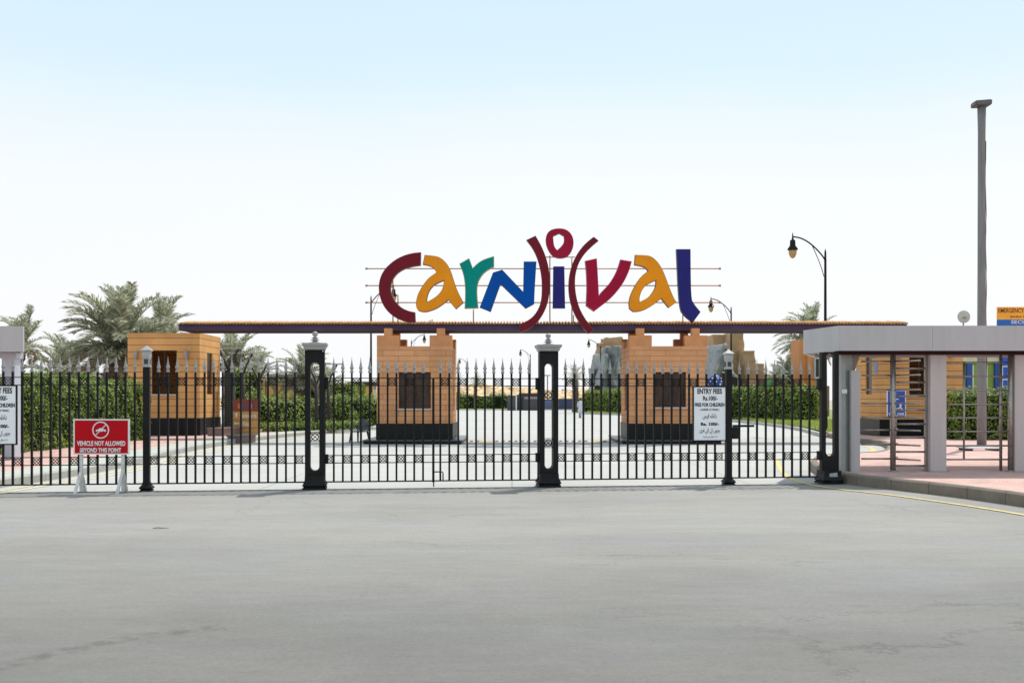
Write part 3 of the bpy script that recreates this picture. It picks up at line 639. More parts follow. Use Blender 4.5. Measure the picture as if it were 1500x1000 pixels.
# masts that carry it on the booths
# ------------------------------------------------------------------ multicolour sign
YS = 37.85; ks = YS / F
sg = thing('entrance_sign', 'big multicoloured cut-out letters standing on the entrance canopy', 'sign', (wx(797, YS), YS, 0))
def z5(pts): return [(520 + x / 6.665, 330 + y / 6.665) for x, y in pts]
def z6(pts): return [(700 + x / 5.88, 320 + y / 5.88) for x, y in pts]
def z7(pts): return [(880 + x / 7.145, 340 + y / 7.145) for x, y in pts]
LET = [
 (z5([(643,262),(560,270),(480,292),(400,330),(330,385),(280,440),(245,510),(230,590),(235,670),(260,750),(300,820),(360,880),(430,920),(510,945),(590,943),(586,848),(530,838),(460,808),(400,755),(360,690),(345,630),(350,570),(375,510),(420,460),(480,425),(550,402),(640,390)]), None, 'mar', (.165,.012,.022), (.12,.02,.02)),
 (z5([(680,288),(800,300),(850,325),(900,375),(935,440),(965,540),(1000,640),(1060,752),(985,818),(910,728),(860,770),(790,815),(720,840),(670,848),(620,835),(597,800),(595,745),(610,680),(640,620),(680,560),(720,510),(795,460),(770,420),(730,395),(660,382)]), z5([(868,538),(862,590),(845,640),(790,700),(705,747),(700,720),(715,660),(740,615),(780,575)]), 'ora', (.80,.28,.012), (.25,.08,.02)),
 ([(672.7,386.3),(687.3,378),(692.5,392.3),(700,384.8),(709,379.5),(723.8,375),(723.8,390.5),(711,397.5),(704.5,405),(700,414),(698.5,427.5),(700.8,451.2),(680.5,451.8),(681.3,435),(681.3,420),(679,402)], None, 'tea', (.0,.25,.21), (.50,.36,.12)),
 (z6([(15,765),(130,465),(210,440),(390,630),(395,370),(505,370),(490,600),(485,735),(412,775),(195,565),(110,803)]), None, 'blu', (.0,.075,.36), (.01,.03,.10)),
 (z6([(418,185),(497,148),(550,240),(590,340),(612,430),(622,540),(618,640),(600,740),(560,830),(500,910),(440,955),(358,982),(358,910),(430,880),(490,830),(530,760),(548,690),(552,600),(550,520),(535,420),(505,320),(465,245)]), None, 'mar', (.165,.012,.022), (.12,.02,.02)),
 (z6([(640,92),(700,83),(760,92),(805,130),(827,190),(820,260),(785,318),(745,338),(700,342),(655,330),(620,295),(590,235),(582,170),(600,120)]), z6([(648,152),(700,128),(740,150),(745,190),(730,230),(683,273),(655,240)]), 'cri', (.33,.01,.04), (.18,.02,.03)),
 (z6([(650,412),(745,412),(752,772),(645,772)]), None, 'nav', (.022,.022,.16), (.02,.02,.08)),
 (z6([(998,157),(1040,190),(985,235),(920,300),(870,380),(842,470),(835,560),(845,660),(870,760),(910,840),(960,915),(1003,960),(950,993),(890,920),(830,820),(795,720),(780,620),(782,530),(797,440),(825,360),(870,280),(930,210)]), None, 'mar', (.165,.012,.022), (.12,.02,.02)),
 ([(856.8,382.1),(874.3,378.2),(876,405),(877.4,432.2),(880,428.2),(891.2,417),(899.6,404.4),(905.2,391.8),(908.7,379.9),(925.5,382.7),(922,396),(915,411.4),(906.6,424),(894,438),(880,448.5),(870.1,456.1),(858.2,447.6),(859.5,422),(858.5,396.5)], None, 'cri2', (.34,.008,.038), (.45,.12,.2)),
 (z7([(360,237),(500,243),(545,262),(600,315),(645,385),(680,470),(720,580),(765,690),(793,732),(712,792),(635,695),(560,755),(480,805),(400,832),(340,832),(300,800),(293,740),(305,670),(340,590),(380,520),(430,455),(495,405),(465,370),(430,355),(352,342)]), z7([(577,505),(575,560),(560,600),(520,660),(480,695),(408,730),(405,690),(415,650),(435,600),(480,550)]), 'ora', (.80,.28,.012), (.25,.08,.02)),
 (z7([(793,177),(940,177),(945,690),(975,750),(1045,835),(965,945),(880,880),(820,795)]), None, 'nav', (.022,.022,.16), (.02,.02,.08)),
]
def letter(outer, hole, key, c, rim):
    loops = [smooth_poly(outer)] + ([smooth_poly(hole)] if hole else [])
    mb = MB(); b = mb.b; es = []
    for lp in loops:
        vs = [b.verts.new(((px - 797) * ks, 0, CAMZ - (py - HOR) * ks)) for px, py in lp]; es += [b.edges.new((vs[i], vs[(i + 1) % len(vs)])) for i in range(len(vs))]
    bmesh.ops.triangle_fill(b, edges=es, use_beauty=True)
    bmesh.ops.recalc_face_normals(b, faces=b.faces)
    if b.faces[0].normal.y > 0: bmesh.ops.reverse_faces(b, faces=b.faces)
    front = b.faces[:]
    ex = bmesh.ops.extrude_face_region(b, geom=front, use_keep_orig=True)
    nv = [g for g in ex['geom'] if isinstance(g, bmesh.types.BMVert)]
    for v in nv: v.co.y = .22
    for f in b.faces: f.material_index = 1
    fr = [f for f in b.faces if all(abs(v.co.y) < 1e-5 for v in f.verts)]
    ins = bmesh.ops.inset_region(b, faces=fr, thickness=.018, depth=0, use_even_offset=True)
    for f in fr: f.material_index = 0
    for v in {v for f in fr for v in f.verts}: v.co.y -= .012
    m0 = mat('letter_face_' + key, c, .7, 0, .1, .9, spec=.12); m1 = mat('letter_rim_' + key, rim, .5)
    me = bpy.data.meshes.new('letter'); b.to_mesh(me); b.free(); return link_mesh('letter', me, [m0, m1], sg)
for l in LET: letter(*l)
M_rail = mat('rail_brown', (0.42, 0.19, 0.06), .55)
def zs(py): return CAMZ - (py - HOR) * ks
for py in (392, 417, 442):
    mb = MB(); mb.tube([((535 - 797) * ks, .30, zs(py)), ((1057 - 797) * ks, .30, zs(py))], .021, 6)
    for e_ in (535, 1057): mb.box((e_ - 797) * ks - .035, (e_ - 797) * ks + .035, .265, .335, zs(py) - .035, zs(py) + .035)
    mb.build('rail', M_rail, sg)
mb = MB(); mb.tube([((797) * 0 + (798 - 797) * ks, .30, zs(375)), ((843 - 797) * ks, .30, zs(375))], .02, 6); mb.build('rail', M_rail, sg)
for px, top in ((574, 400), (581.5, 430), (693, 452), (806, 372), (838.5, 376), (840.8, 460), (1002.5, 440)):
    mb = MB(); mb.tube([((px - 797) * ks, .34, 4.45), ((px - 797) * ks, .34, zs(top))], .022, 6); mb.build('strut', M_rail, sg)
mb = MB(); mb.tube([((627 - 797) * ks, .34, 4.5), ((633 - 797) * ks, .34, zs(467)), ((632 - 797) * ks, .34, zs(471))], .015, 5); mb.build('strut', M_rail, sg)

# ------------------------------------------------------------------ turnstile canopies
def shelter_right():
    t = thing('turnstile_shelter', 'grey flat-roofed turnstile shelter with square columns on the right', 'shelter', (6.29, 19.7, 0))
    z0_, z1_ = 2.54, 3.02
    poly = [(0, 0), (9.0, 0), (9.0, 3.2), (.45, 3.2), (-.30, 1.36)]
    mb = MB()
    # fascia ring with panel seams, roof deck inside
    P = [Vector(p) for p in poly]; n = len(P)
    cen = Vector((4, 1.6))
    for i in range(n):
        a, b = P[i], P[(i + 1) % n]; d = (b - a); ln = d.length; d.normalize(); m = max(1, round(ln / 1.95)); nn = Vector((-d.y, d.x))
        for k_ in range(m):
            u0, u1 = ln * k_ / m + .002, ln * (k_ + 1) / m - .002; q = [a + d * u0, a + d * u1, a + d * u1 + nn * .06, a + d * u0 + nn * .06]
            mb.prism([(v.x, v.y) for v in q], z0_, z1_)
    mb.build('fascia', M_fascia, t)
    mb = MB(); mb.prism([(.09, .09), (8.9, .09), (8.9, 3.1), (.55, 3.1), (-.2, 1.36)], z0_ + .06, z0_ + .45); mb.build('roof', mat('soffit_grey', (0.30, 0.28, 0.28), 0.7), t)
    mb = MB(); mb.box(.0, 8.8, .235, .29, z0_ - .07, z0_ + .05); mb.build('beam', M_brown, t)
    for a, b in ((1363, 1386.5), (1487, 1512), (1640, 1663)):
        mb = MB(); mb.box(wx(a, 20) - 6.29, wx(b, 20) - 6.29, .30, .56, .19, z0_ + .05, bev=.006); mb.build('column', M_column, t)
    for a, b in ((1363, 1386.5), (1487, 1512)):
        xa, xb = wx(a, 20) - 6.29, wx(b, 20) - 6.29; mb = MB(); mb.box(xa - .05, xb + .05, .25, .61, .19, .204)
        for x_ in (xa - .025, xb + .025):
            for y_ in (.275, .585): mb.lathe([(.012, .2), (.012, .222)], cx=x_, cy=y_, seg=6)
        mb.build('base_plate', M_steel, t)
    mb = MB(); mb.box(wx(1247, 20) - 6.29, wx(1260, 20) - 6.29, .30, .56, .19, 2.17, bev=.006); mb.build('column', M_fascia, t)
    mb = MB(); mb.box(wx(1236, 20.3) - 6.29, wx(1246.5, 20.3) - 6.29, .5, .76, .19, z0_ + .05, bev=.005); mb.box(wx(1228, 20.3) - 6.29, wx(1234, 20.3) - 6.29, .40, .62, .19, z0_ + .05); mb.build('column', mat('greenish_column', (0.36, 0.38, 0.36), 0.6), t)
    mb = MB()
    for sg_ in (0, 1):
        xa = wx(1247, 20.2) - 6.29 + sg_ * .02; xb = xa + (-.10 if sg_ == 0 else .13)
        mb.hull([(xa - .05, .55 + .0, 2.12), (xa + .05, .55, 2.12), (xa + .05, .65, 2.12), (xa - .05, .65, 2.12)], [(xb - .07, .5, 2.62), (xb + .07, .5, 2.62), (xb + .07, .65, 2.62), (xb - .07, .65, 2.62)])
    mb.build('bracket', mat('bracket_brown', (0.30, 0.25, 0.22), .7), t)
    mb = MB(); mb.box(wx(1234, 20) - 6.29, wx(1240, 20) - 6.29, .27, .33, 1.72, 1.80); mb.build('junction_box', M_white, t)
    return t
shelter_right()
def base_plate(mb, x, y): mb.box(x - .07, x + .07, y - .07, y + .07, .192, .205)
# turnstile one: rotor with three combs, and the fixed comb on the column
t = thing('turnstile', 'full-height steel turnstile in the opening beside the pillar, in front of the wheelchair sign', 'turnstile', (wx(1308, 20.1), 20.1, .19), 0, 'full-height steel turnstiles')
cx = t.location.x
mb = MB(); mb.tube([(0, 0, 0), (0, 0, 2.38)], .055, 12); mb.lathe([(.1, 0), (.1, .02), (.06, .03)], seg=12); mb.build('rotor_post', M_steel, t)
ZA = [z(p, 20) - .19 for p in (529, 549.5, 570.6, 590.6, 611, 629.7, 651, 672)]
for za in ZA:
    for ang in (180, -58, 62):
        a_ = R(ang); L_ = .62
        mb = MB(); mb.tube([(.03 * math.cos(a_), .03 * math.sin(a_), za), (L_ * math.cos(a_), L_ * math.sin(a_), za)], .018, 7); mb.build('arm', M_steel, t)
ZB = [z(p, 20) - .19 for p in (539, 559.5, 580, 600.5, 621, 641.5, 662, 682.5)]
for zb_ in ZB:
    mb = MB(); mb.tube([(wx(1317, 20) - cx, .06, zb_), (wx(1363.5, 20) - cx, .06, zb_)], .02, 7); mb.build('barrier_bar', M_steel, t)
mb = MB(); mb.box(wx(1361, 20) - cx - .02, wx(1361, 20) - cx + .02, .04, .1, 0, 2.38); mb.build('barrier_post', M_steel, t)
t = thing('turnstile', 'full-height steel turnstile between the two wide columns, before the tall grey pole', 'turnstile', (wx(1480.5, 20.1), 20.1, .19), 0, 'full-height steel turnstiles'); cx = t.location.x
mb = MB(); mb.tube([(0, 0, 0), (0, 0, 2.38)], .055, 12); mb.lathe([(.1, 0), (.1, .02), (.06, .03)], seg=12); mb.build('rotor_post', M_steel, t)
for p in (530.5, 551, 571.3, 592, 611.7, 632, 652.8, 673):
    za = z(p, 20) - .19
    mb = MB(); mb.tube([(0, 0, za), (wx(1387, 20) - cx, -.02, za)], .017, 7); mb.build('arm', M_steel, t)
mb = MB(); mb.tube([(wx(1414.5, 20) - cx, -.02, z(672.5, 20) - .19), (wx(1414.5, 20) - cx, -.02, z(529, 20) - .19)], .02, 7); mb.build('upright', M_steel, t)
mb = MB(); mb.tube([(-.10, .2, 0), (-.1, .2, 2.38)], .03, 8); mb.tube([(.16, .1, 0), (.16, .1, 2.38)], .03, 8); mb.build('guide_post', M_steel, t)
# small round lamp above the shelter
t = thing('disc_lamp', 'small round cream lamp on a thin stem above the grey shelter', 'lamp', (wx(1411, 20.5), 20.5, 2.62))
mb = MB(); mb.tube([(0, 0, 0), (0, 0, .53)], .012, 6); mb.build('stem', M_dark, t)
mb = MB(); rz_ = .127
prof = [(0, -.05), (.05, -.045), (.1, -.025), (rz_, 0), (rz_, .01), (.09, .012), (0, .02)]
zc = z(464, 20.5) - 2.62
rings = [[mb.b.verts.new((r * math.cos(u), -y_ - .02, zc + r * math.sin(u))) for u in [2 * math.pi * k_ / 20 for k_ in range(20)]] for r, y_ in [(max(r, .001), y_) for r, y_ in prof]]
for i in range(len(rings) - 1):
    for k_ in range(20): mb.face([rings[i][k_], rings[i][(k_ + 1) % 20], rings[i + 1][(k_ + 1) % 20], rings[i + 1][k_]], 0, True)
mb.build('disc', mat('cream_lamp', (0.55, 0.52, 0.46), .5, 0, .1, 20), t)
mb = MB(); mb.lathe([(.01, -.02), (.03, -.01), (.03, .02), (.01, .03)], cx=.0, cy=-.07, seg=8); o_ = mb.build('bulb', mat('amber_glass', (0.45, 0.28, 0.10), .3), t); o_.location = (.01, 0, zc - .02)
# left shelter
t = thing('turnstile_shelter', 'grey flat-roofed shelter at the left edge of the photo', 'shelter', (wx(34, 24), 24, 0))
mb = MB(); za, zb_ = z(515, 24), z(477.5, 24)
for i in range(3): mb.box(-1.95 * (i + 1) + .003, -1.95 * i - .003, 0, .06, za, zb_)
mb.prism([(-.002, .063), (-1.6, 3.0), (-1.66, 3.0), (-.07, .063)], za, zb_)
mb.build('fascia', M_fascia, t)
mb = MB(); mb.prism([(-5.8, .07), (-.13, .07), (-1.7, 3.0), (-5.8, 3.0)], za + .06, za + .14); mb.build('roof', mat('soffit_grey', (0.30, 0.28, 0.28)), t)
M_lav = mat('lavender_column', (0.50, 0.51, 0.58), .6, 0, .05, 2)
for a, b in ((4, 23), (-60, -40)):
    mb = MB(); mb.box(wx(a, 24.5) - t.location.x, wx(b, 24.5) - t.location.x, .45, .75, .17, za + .06, bev=.006)
    mb.box(wx(a, 24.5) - t.location.x - .05, wx(b, 24.5) - t.location.x + .05, .42, .78, za - .14, za + .0); mb.build('column', M_lav, t)

# ------------------------------------------------------------------ poles and lamps
Yp = 2100 / 67
t = thing('light_pole', 'very tall grey concrete pole with a flat lamp head, behind the turnstile shelter', 'pole', (wx(1438, Yp), Yp, .19)); zt = z(157, Yp) - .19
mb = MB(); mb.tube([(0, 0, 0), (0, 0, 2), (0, 0, 5.4), (0, 0, zt - .8), (0, 0, zt)], [.138, .134, .118, .108, .125], 16); mb.build('shaft', M_pole, t)
mb = MB(); mb.hull([(-.27, -.2, zt), (.23, -.2, zt + .02), (.23, .2, zt + .02), (-.27, .2, zt)], [(-.26, -.18, zt + .16), (.26, -.18, zt + .20), (.26, .18, zt + .20), (-.26, .18, zt + .16)])
bmesh.ops.bevel(mb.b, geom=mb.b.edges[:], offset=.03, segments=2, affect='EDGES'); mb.build('lamp_head', mat('lamp_head', (0.11, 0.10, 0.095), .5), t)
mb = MB(); mb.tube([(.140 - .0028 * k_ + .012 * math.sin(k_ * 1.7), -.05, .5 + k_ * .55) for k_ in range(17)], .011, 5); mb.build('cable', M_black, t)
def lamp_proto():
    t = thing('street_lamp', '', 'street lamp', (0, 0, 0), 0, 'black swan-neck street lamps beyond the gate')
    mb = MB(); mb.lathe([(.16, 0), (.16, .1), (.11, .16), (.10, 1.0), (.12, 1.05), (.085, 1.12), (.07, 4), (.055, 7.9), (.06, 8.0), (.05, 8.05), (.045, 8.35), (.015, 8.5)], seg=12); mb.build('post', M_black, t)
    pts = [(0, 0, 7.95)] + [(-(1.45) * math.sin(u) ** .9 * 1.0, 0, 7.95 + 1.05 * (1 - math.cos(u)) ** .9) for u in []]
    arc = []
    for i in range(15):
        s = i / 14; arc.append((-1.48 * s, 0, 7.98 + 1.08 * math.sin(s * math.pi / 2) ** .85))
    mb = MB(); mb.tube(arc, [.035] * 15, 8); arc2 = [(-1.48 * .05 - .55 * (i / 8), 0, 7.25 + 1.45 * (i / 8) ** .8) for i in range(9)]; mb.tube(arc2, .018, 6); mb.build('arm', M_black, t)
    mb = MB(); mb.lathe([(.012, 9.25), (.03, 9.12), (.03, 9.02), (.05, 8.98), (.05, 8.93), (.12, 8.90), (.13, 8.70), (.13, 8.66), (.24, 8.50), (.24, 8.46), (.17, 8.46)], cx=-1.5, seg=14); h = mb.build('lamp_head', M_black, t)
    mb = MB(); mb.lathe([(.165, 8.458), (.19, 8.38), (.17, 8.25), (.10, 8.12), (.03, 8.07)], cx=-1.5, seg=14); mb.build('bulb', mat('amber_glass', (0.45, 0.28, 0.10), .3), h)
    return t
lp = lamp_proto(); first = True
for px, Y, flip, lab in ((1209, 47, 0, 'tallest-looking black swan-neck lamp, rising over the right end of the canopy'), (543.5, 68, 1, 'black swan-neck lamp behind the first big maroon letter'),
        (1071, 76, 0, 'black swan-neck lamp right of the last navy letter'), (602.5, 118, 1, 'black swan-neck lamp above the booth left of the middle, under the canopy'),
        (880, 128, 0, 'black swan-neck lamp just left of the booth that stands behind the fee notice'), (777, 154, 0, 'distant black swan-neck lamp just left of the central gate pillar'),
        (685.5, 187, 0, 'farthest and smallest black swan-neck lamp, right of the booth left of the middle')):
    o = lp if first else copy_tree(lp); first = False
    o.location = (wx(px, Y), Y, 0); o['label'] = lab
    if flip: o.rotation_euler = (0, 0, math.pi)
mb = MB()
t = thing('utility_pole', 'tiny distant pole with crossbar seen through the slot of the central pillar', 'pole', (wx(802, 200), 200, 0))
mb.tube([(0, 0, 0), (0, 0, 6.4)], .12, 8); mb.build('shaft', M_pole, t); mb = MB(); mb.box(-.55, .55, -.08, .08, 6.2, 6.4); mb.build('crossbar', M_pole, t)

# ------------------------------------------------------------------ hedges
def hedge(label, a, b, width, h, z0=.16, leaf=.085, dens=420, name='hedge', m=M_hedge, group='clipped green hedges', rnd=.35, bulge=.12, freq=1.0):
    a, b = Vector((a[0], a[1], 0)), Vector((b[0], b[1], 0)); d = b - a; Ln = d.length; ang = math.atan2(d.y, d.x)
    Wd = width
    def shape(u, v, w, s):   # superquadric-like rounded box surface from unit-cube-surface point
        p = np.stack([u, v, w], 1); q = np.sign(p) * np.abs(p)
        r = rnd
        x, y, zz = p[:, 0] * Ln / 2, p[:, 1] * Wd / 2, (p[:, 2] + 1) / 2 * h
        cx_, cy_, cz_ = np.clip(x, -Ln / 2 + r, Ln / 2 - r), np.clip(y, -Wd / 2 + r, Wd / 2 - r), np.clip(zz, 0, h - r)
        dx = np.stack([x - cx_, y - cy_, zz - cz_], 1); l = np.linalg.norm(dx, axis=1)[:, None]; nrm = dx / np.maximum(l, 1e-6)
        base = np.stack([cx_, cy_, cz_], 1) + nrm * np.minimum(l, r)
        return base, nrm
    area = {0: (Wd * h, 2), 1: (Ln * h, 2), 2: (Ln * Wd, 1)}; Ps = []
    for ax, (A, c) in area.items():
        n = int(A * c * dens) + 1
        U = rng.uniform(-1, 1, (n, 3)); U[:, ax] = 1 if ax == 2 else np.where(rng.random(n) < .5, -1, 1); Ps.append(U)
    U = np.concatenate(Ps); P, Nn = shape(U[:, 0], U[:, 1], U[:, 2], 1)
    off = np.array([noise.noise(Vector((p[0] * freq * 1.3 + a.x, p[1] * freq * 1.3, p[2] * freq * 1.7))) + .5 * noise.noise(Vector((p[0] * 4 + a.y, p[1] * 4, p[2] * 4))) for p in P])
    depth = off * bulge * 1.6 + rng.uniform(-.13, .05, len(P))
    P = P + Nn * depth[:, None]
    Nf = Nn + np.array([0, 0, .55]); V, Fc = leaf_quads(P, Nf, leaf, .6, .55); V[:, 2] = np.maximum(V[:, 2], 0.0)
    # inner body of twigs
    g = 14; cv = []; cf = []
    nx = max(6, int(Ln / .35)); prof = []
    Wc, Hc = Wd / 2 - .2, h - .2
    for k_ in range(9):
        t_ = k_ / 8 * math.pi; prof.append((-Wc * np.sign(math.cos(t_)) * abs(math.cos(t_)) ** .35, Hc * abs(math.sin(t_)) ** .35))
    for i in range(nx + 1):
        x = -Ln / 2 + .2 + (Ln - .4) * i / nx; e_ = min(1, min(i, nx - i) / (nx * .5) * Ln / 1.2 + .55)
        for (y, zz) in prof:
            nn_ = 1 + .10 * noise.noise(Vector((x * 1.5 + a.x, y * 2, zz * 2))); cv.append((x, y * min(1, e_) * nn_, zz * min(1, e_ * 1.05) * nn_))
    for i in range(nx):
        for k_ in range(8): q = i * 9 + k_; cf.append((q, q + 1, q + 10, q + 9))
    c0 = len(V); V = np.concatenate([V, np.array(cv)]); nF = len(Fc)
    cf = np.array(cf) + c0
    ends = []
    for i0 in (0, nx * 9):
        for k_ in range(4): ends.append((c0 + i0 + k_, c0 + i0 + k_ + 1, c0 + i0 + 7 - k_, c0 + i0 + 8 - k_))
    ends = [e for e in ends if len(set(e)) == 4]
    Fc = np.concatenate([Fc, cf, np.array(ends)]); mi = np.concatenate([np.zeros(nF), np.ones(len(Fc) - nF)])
    o = raw_mesh(name, V, Fc, [m, M_hcore], None, mi); o.location = ((a + b) / 2) + Vector((0, 0, z0)); o.rotation_euler = (0, 0, ang)
    return tag(o, label, 'hedge', group)
# big left hedge: from front-left towards the ochre booth
Lh0 = gnd(8, 665, .16); Lh1 = gnd(226, 642, .16)
a = Vector((*Lh0, 0)); b = Vector((*Lh1, 0)); d = (b - a).normalized(); n_ = Vector((-d.y, d.x, 0)); a2 = a + n_ * .9 - d * 5; b2_ = b + n_ * .9 - d * .25
hedge('tall rounded hedge behind the fence on the left, beside the ochre booth', a2, b2_, 1.9, 2.1, leaf=.085, dens=520, rnd=.6, bulge=.16)
# middle-left hedge behind the totem
hedge('long dark hedge between the totem sign and the booth left of the middle', gnd(352, 628, .16), gnd(556, 622.5, .16), 1.6, 1.55, leaf=.11, dens=300, rnd=.45, bulge=.28, freq=.8)
hedge('low bright green edging hedge in front of the dark hedge on the left', gnd(380, 632.5, .16), gnd(540, 627.5, .16), .7, .38, leaf=.08, dens=420, rnd=.16, bulge=.04)
hedge('tall leafy bush behind the totem sign', gnd(338, 627, .16), gnd(374, 626, .16), 1.6, 3.0, leaf=.13, dens=220, rnd=.6, bulge=.3)
hedge('square clipped block hedge right of the left big pillar', (wx(481, 60), 60), (wx(521, 60), 60), 1.6, z(563, 60) - .1, leaf=.12, dens=220, rnd=.2, bulge=.06)
hedge('square clipped block hedge left of the left big pillar', (wx(428, 60), 61), (wx(470, 60), 61), 1.6, z(564, 60) - .1, leaf=.12, dens=220, rnd=.2, bulge=.06)
hedge('narrow dark clipped block hedge nearest the booth left of the middle', (wx(524, 63), 63), (wx(534, 63), 63), 1.4, z(563, 63) - .1, leaf=.12, dens=220, rnd=.2, bulge=.06)
# right hedge beyond the gate
hedge('tall dense hedge with lawn strip on the right, ending in a rounded corner', (15.9, 84), (19.3, 66.5), 2.0, 2.3, leaf=.15, dens=190, rnd=.6, bulge=.2)
hedge('dense hedge between the walking person and the grey rock wall', (9.3, 124), (13.0, 104), 2.0, 2.35, leaf=.2, dens=110, rnd=.5, bulge=.25)
for i, (p0_, p1_) in enumerate(((673, 690), (690, 706), (706, 722), (722, 737), (737, 751))):
    pass
hedge('far row of round dark green shrubs left of the grey kiosk', (wx(664, 163), 163), (wx(749, 163), 163), 2.0, 2.15, leaf=.26, dens=70, rnd=.8, bulge=.55, freq=.45)
# hedge behind the turnstiles
hedge('dense hedge behind the tall grey pole, seen through the turnstiles', (wx(1384, 36.6), 36.6), (gnd(1560, 645, .2)[0], 36.6), 1.5, 1.72, z0=.2, leaf=.085, dens=520, rnd=.3, bulge=.15)
# lawns
def lawn(label, pts, z_, dens=60, hgt=.12):
    """countless blades: one object per strip"""
    xs = [p[0] for p in pts]; ys = [p[1] for p in pts]; A = (max(xs) - min(xs)) * (max(ys) - min(ys)); n = int(A * dens); P = np.stack([rng.uniform(min(xs), max(xs), n), rng.uniform(min(ys), max(ys), n)], 1)
    ins = np.zeros(n, bool); j = len(pts) - 1
    for i in range(len(pts)):
        xi, yi = pts[i]; xj, yj = pts[j]; c = ((yi > P[:, 1]) != (yj > P[:, 1])) & (P[:, 0] < (xj - xi) * (P[:, 1] - yi) / (yj - yi + 1e-12) + xi); ins ^= c; j = i
    P = P[ins]; n = len(P); a_ = rng.uniform(0, 6.28, n); w_ = .03 + .03 * rng.random(n); h_ = hgt * rng.uniform(.5, 1.2, n)
    B = np.stack([P[:, 0], P[:, 1], np.full(n, z_)], 1); dx = np.stack([np.cos(a_) * w_, np.sin(a_) * w_, np.zeros(n)], 1); up = np.stack([rng.normal(0, .03, n), rng.normal(0, .03, n), h_], 1)
    V = np.stack([B - dx, B + dx, B + dx * .3 + up, B - dx * .3 + up], 1).reshape(-1, 3)
    o = raw_mesh('lawn', V, np.arange(4 * n).reshape(-1, 4), M_grass); return tag(o, label, 'grass', None, 'stuff')
# right bed: kerb line along the inner road
RB = [gnd(856, 606.5), gnd(900, 607.6), gnd(960, 609.5), gnd(1040, 614), gnd(1090, 619), gnd(1140, 624.5), gnd(1180, 631), gnd(1200, 637), gnd(1214, 641)]
RB2 = [(13.9, 44.42), (60, 44.42), (45, 186), (wx(856, 160), 160)]
kerb('bed_kerb', RB[::-1], .16, .25, M_stone, step=1.5)
rbi = smooth_poly(RB, closed=False, lim=80, it=2)
sheet('right_bed', inset(rbi, -.24) + RB2, .155, mat('bed_soil', (0.20, 0.25, 0.07), .95, 0, .3, 1.5))
lawn('green lawn strip along the kerb on the right beyond the gate', inset(rbi, -.3) + [(21.5, 66), (18, 80), (14, 103), (9.5, 128)], .155, dens=55, hgt=.16)
# middle-left bed is the pavement continuation; far kerb line
sheet('far_strip', [(-60, 157), (4, 157), (4, 186), (-60, 186)], .05, mat('bed_soil', (0.16, 0.18, 0.07)))
mb = MB(); mb.box(-60, 4, 156.7, 157, -.01, .14); mb.box(4, 40, 156.7, 157, -.01, .14); tag(mb.build('far_kerb', M_stone), kind='structure')

# ------------------------------------------------------------------ palms
def palm_geo(size, n_f, seed, wind=(0, 0), spread=1.0, dry=.12, up=.2, leafw=.035, nl=34):
    r = np.random.default_rng(seed); LV = []; DV = []; RV = []
    for i in range(n_f):
        az = 2.399963 * i + r.uniform(-.25, .25); lay = (i + .5) / n_f                   # 0 young/upright .. 1 old/drooping
        el = R(82 - 95 * lay ** 1.15) + r.normal(0, .10); Lf = size * r.uniform(.85, 1.12) * (.75 + .25 * math.sin(math.pi * min(1, lay + .25)))
        d = np.array([math.cos(az) * math.cos(el), math.sin(az) * math.cos(el), math.sin(el)]); p = np.array([0., 0, 0]); pts = [p.copy()]; K = 12
        for k_ in range(K):
            s = k_ / K; d = d + np.array([wind[0] * s * .17, wind[1] * s * .17, -.045 - .16 * s * (1 - .3 * lay)]); d /= np.linalg.norm(d); p = p + d * Lf / K; pts.append(p.copy())
        pts = np.array(pts); RV.append(pts)
        isdry = lay > 1 - dry
        twist = r.uniform(-.5, .5)
        for q in range(nl):
            s = .14 + .86 * (q + r.uniform(-.3, .3)) / nl; s = min(max(s, .1), .995); f = s * K; i0 = min(int(f), K - 1); P0 = pts[i0] + (pts[i0 + 1] - pts[i0]) * (f - i0); T = pts[i0 + 1] - pts[i0]; T /= np.linalg.norm(T)
            side = np.cross(T, [0, 0, 1.]); side /= np.linalg.norm(side) + 1e-9; upv = np.cross(side, T)
            ll = size * .21 * math.sin(math.pi * (.12 + .8 * s)) ** .7 * r.uniform(.8, 1.15)
            for sg_ in (-1, 1):
                dd = side * sg_ * .75 + T * (.55 + .5 * s) + upv * (.38 + r.normal(0, .16)) ; dd /= np.linalg.norm(dd); dd2 = dd + np.array([wind[0] * .25, wind[1] * .25, -.45]); dd2 /= np.linalg.norm(dd2)
                wv = np.cross(dd, upv) + r.normal(0, .3, 3); wv /= np.linalg.norm(wv) + 1e-9; wv = wv * leafw * size / 3
                A = P0; B = P0 + dd * ll * .55; C = B + dd2 * ll * .5
                (DV if isdry else LV).append((A - wv * .5, A + wv * .5, B + wv, B - wv)); (DV if isdry else LV).append((B - wv, B + wv, C + wv * .12, C - wv * .12))
    return LV, DV, RV
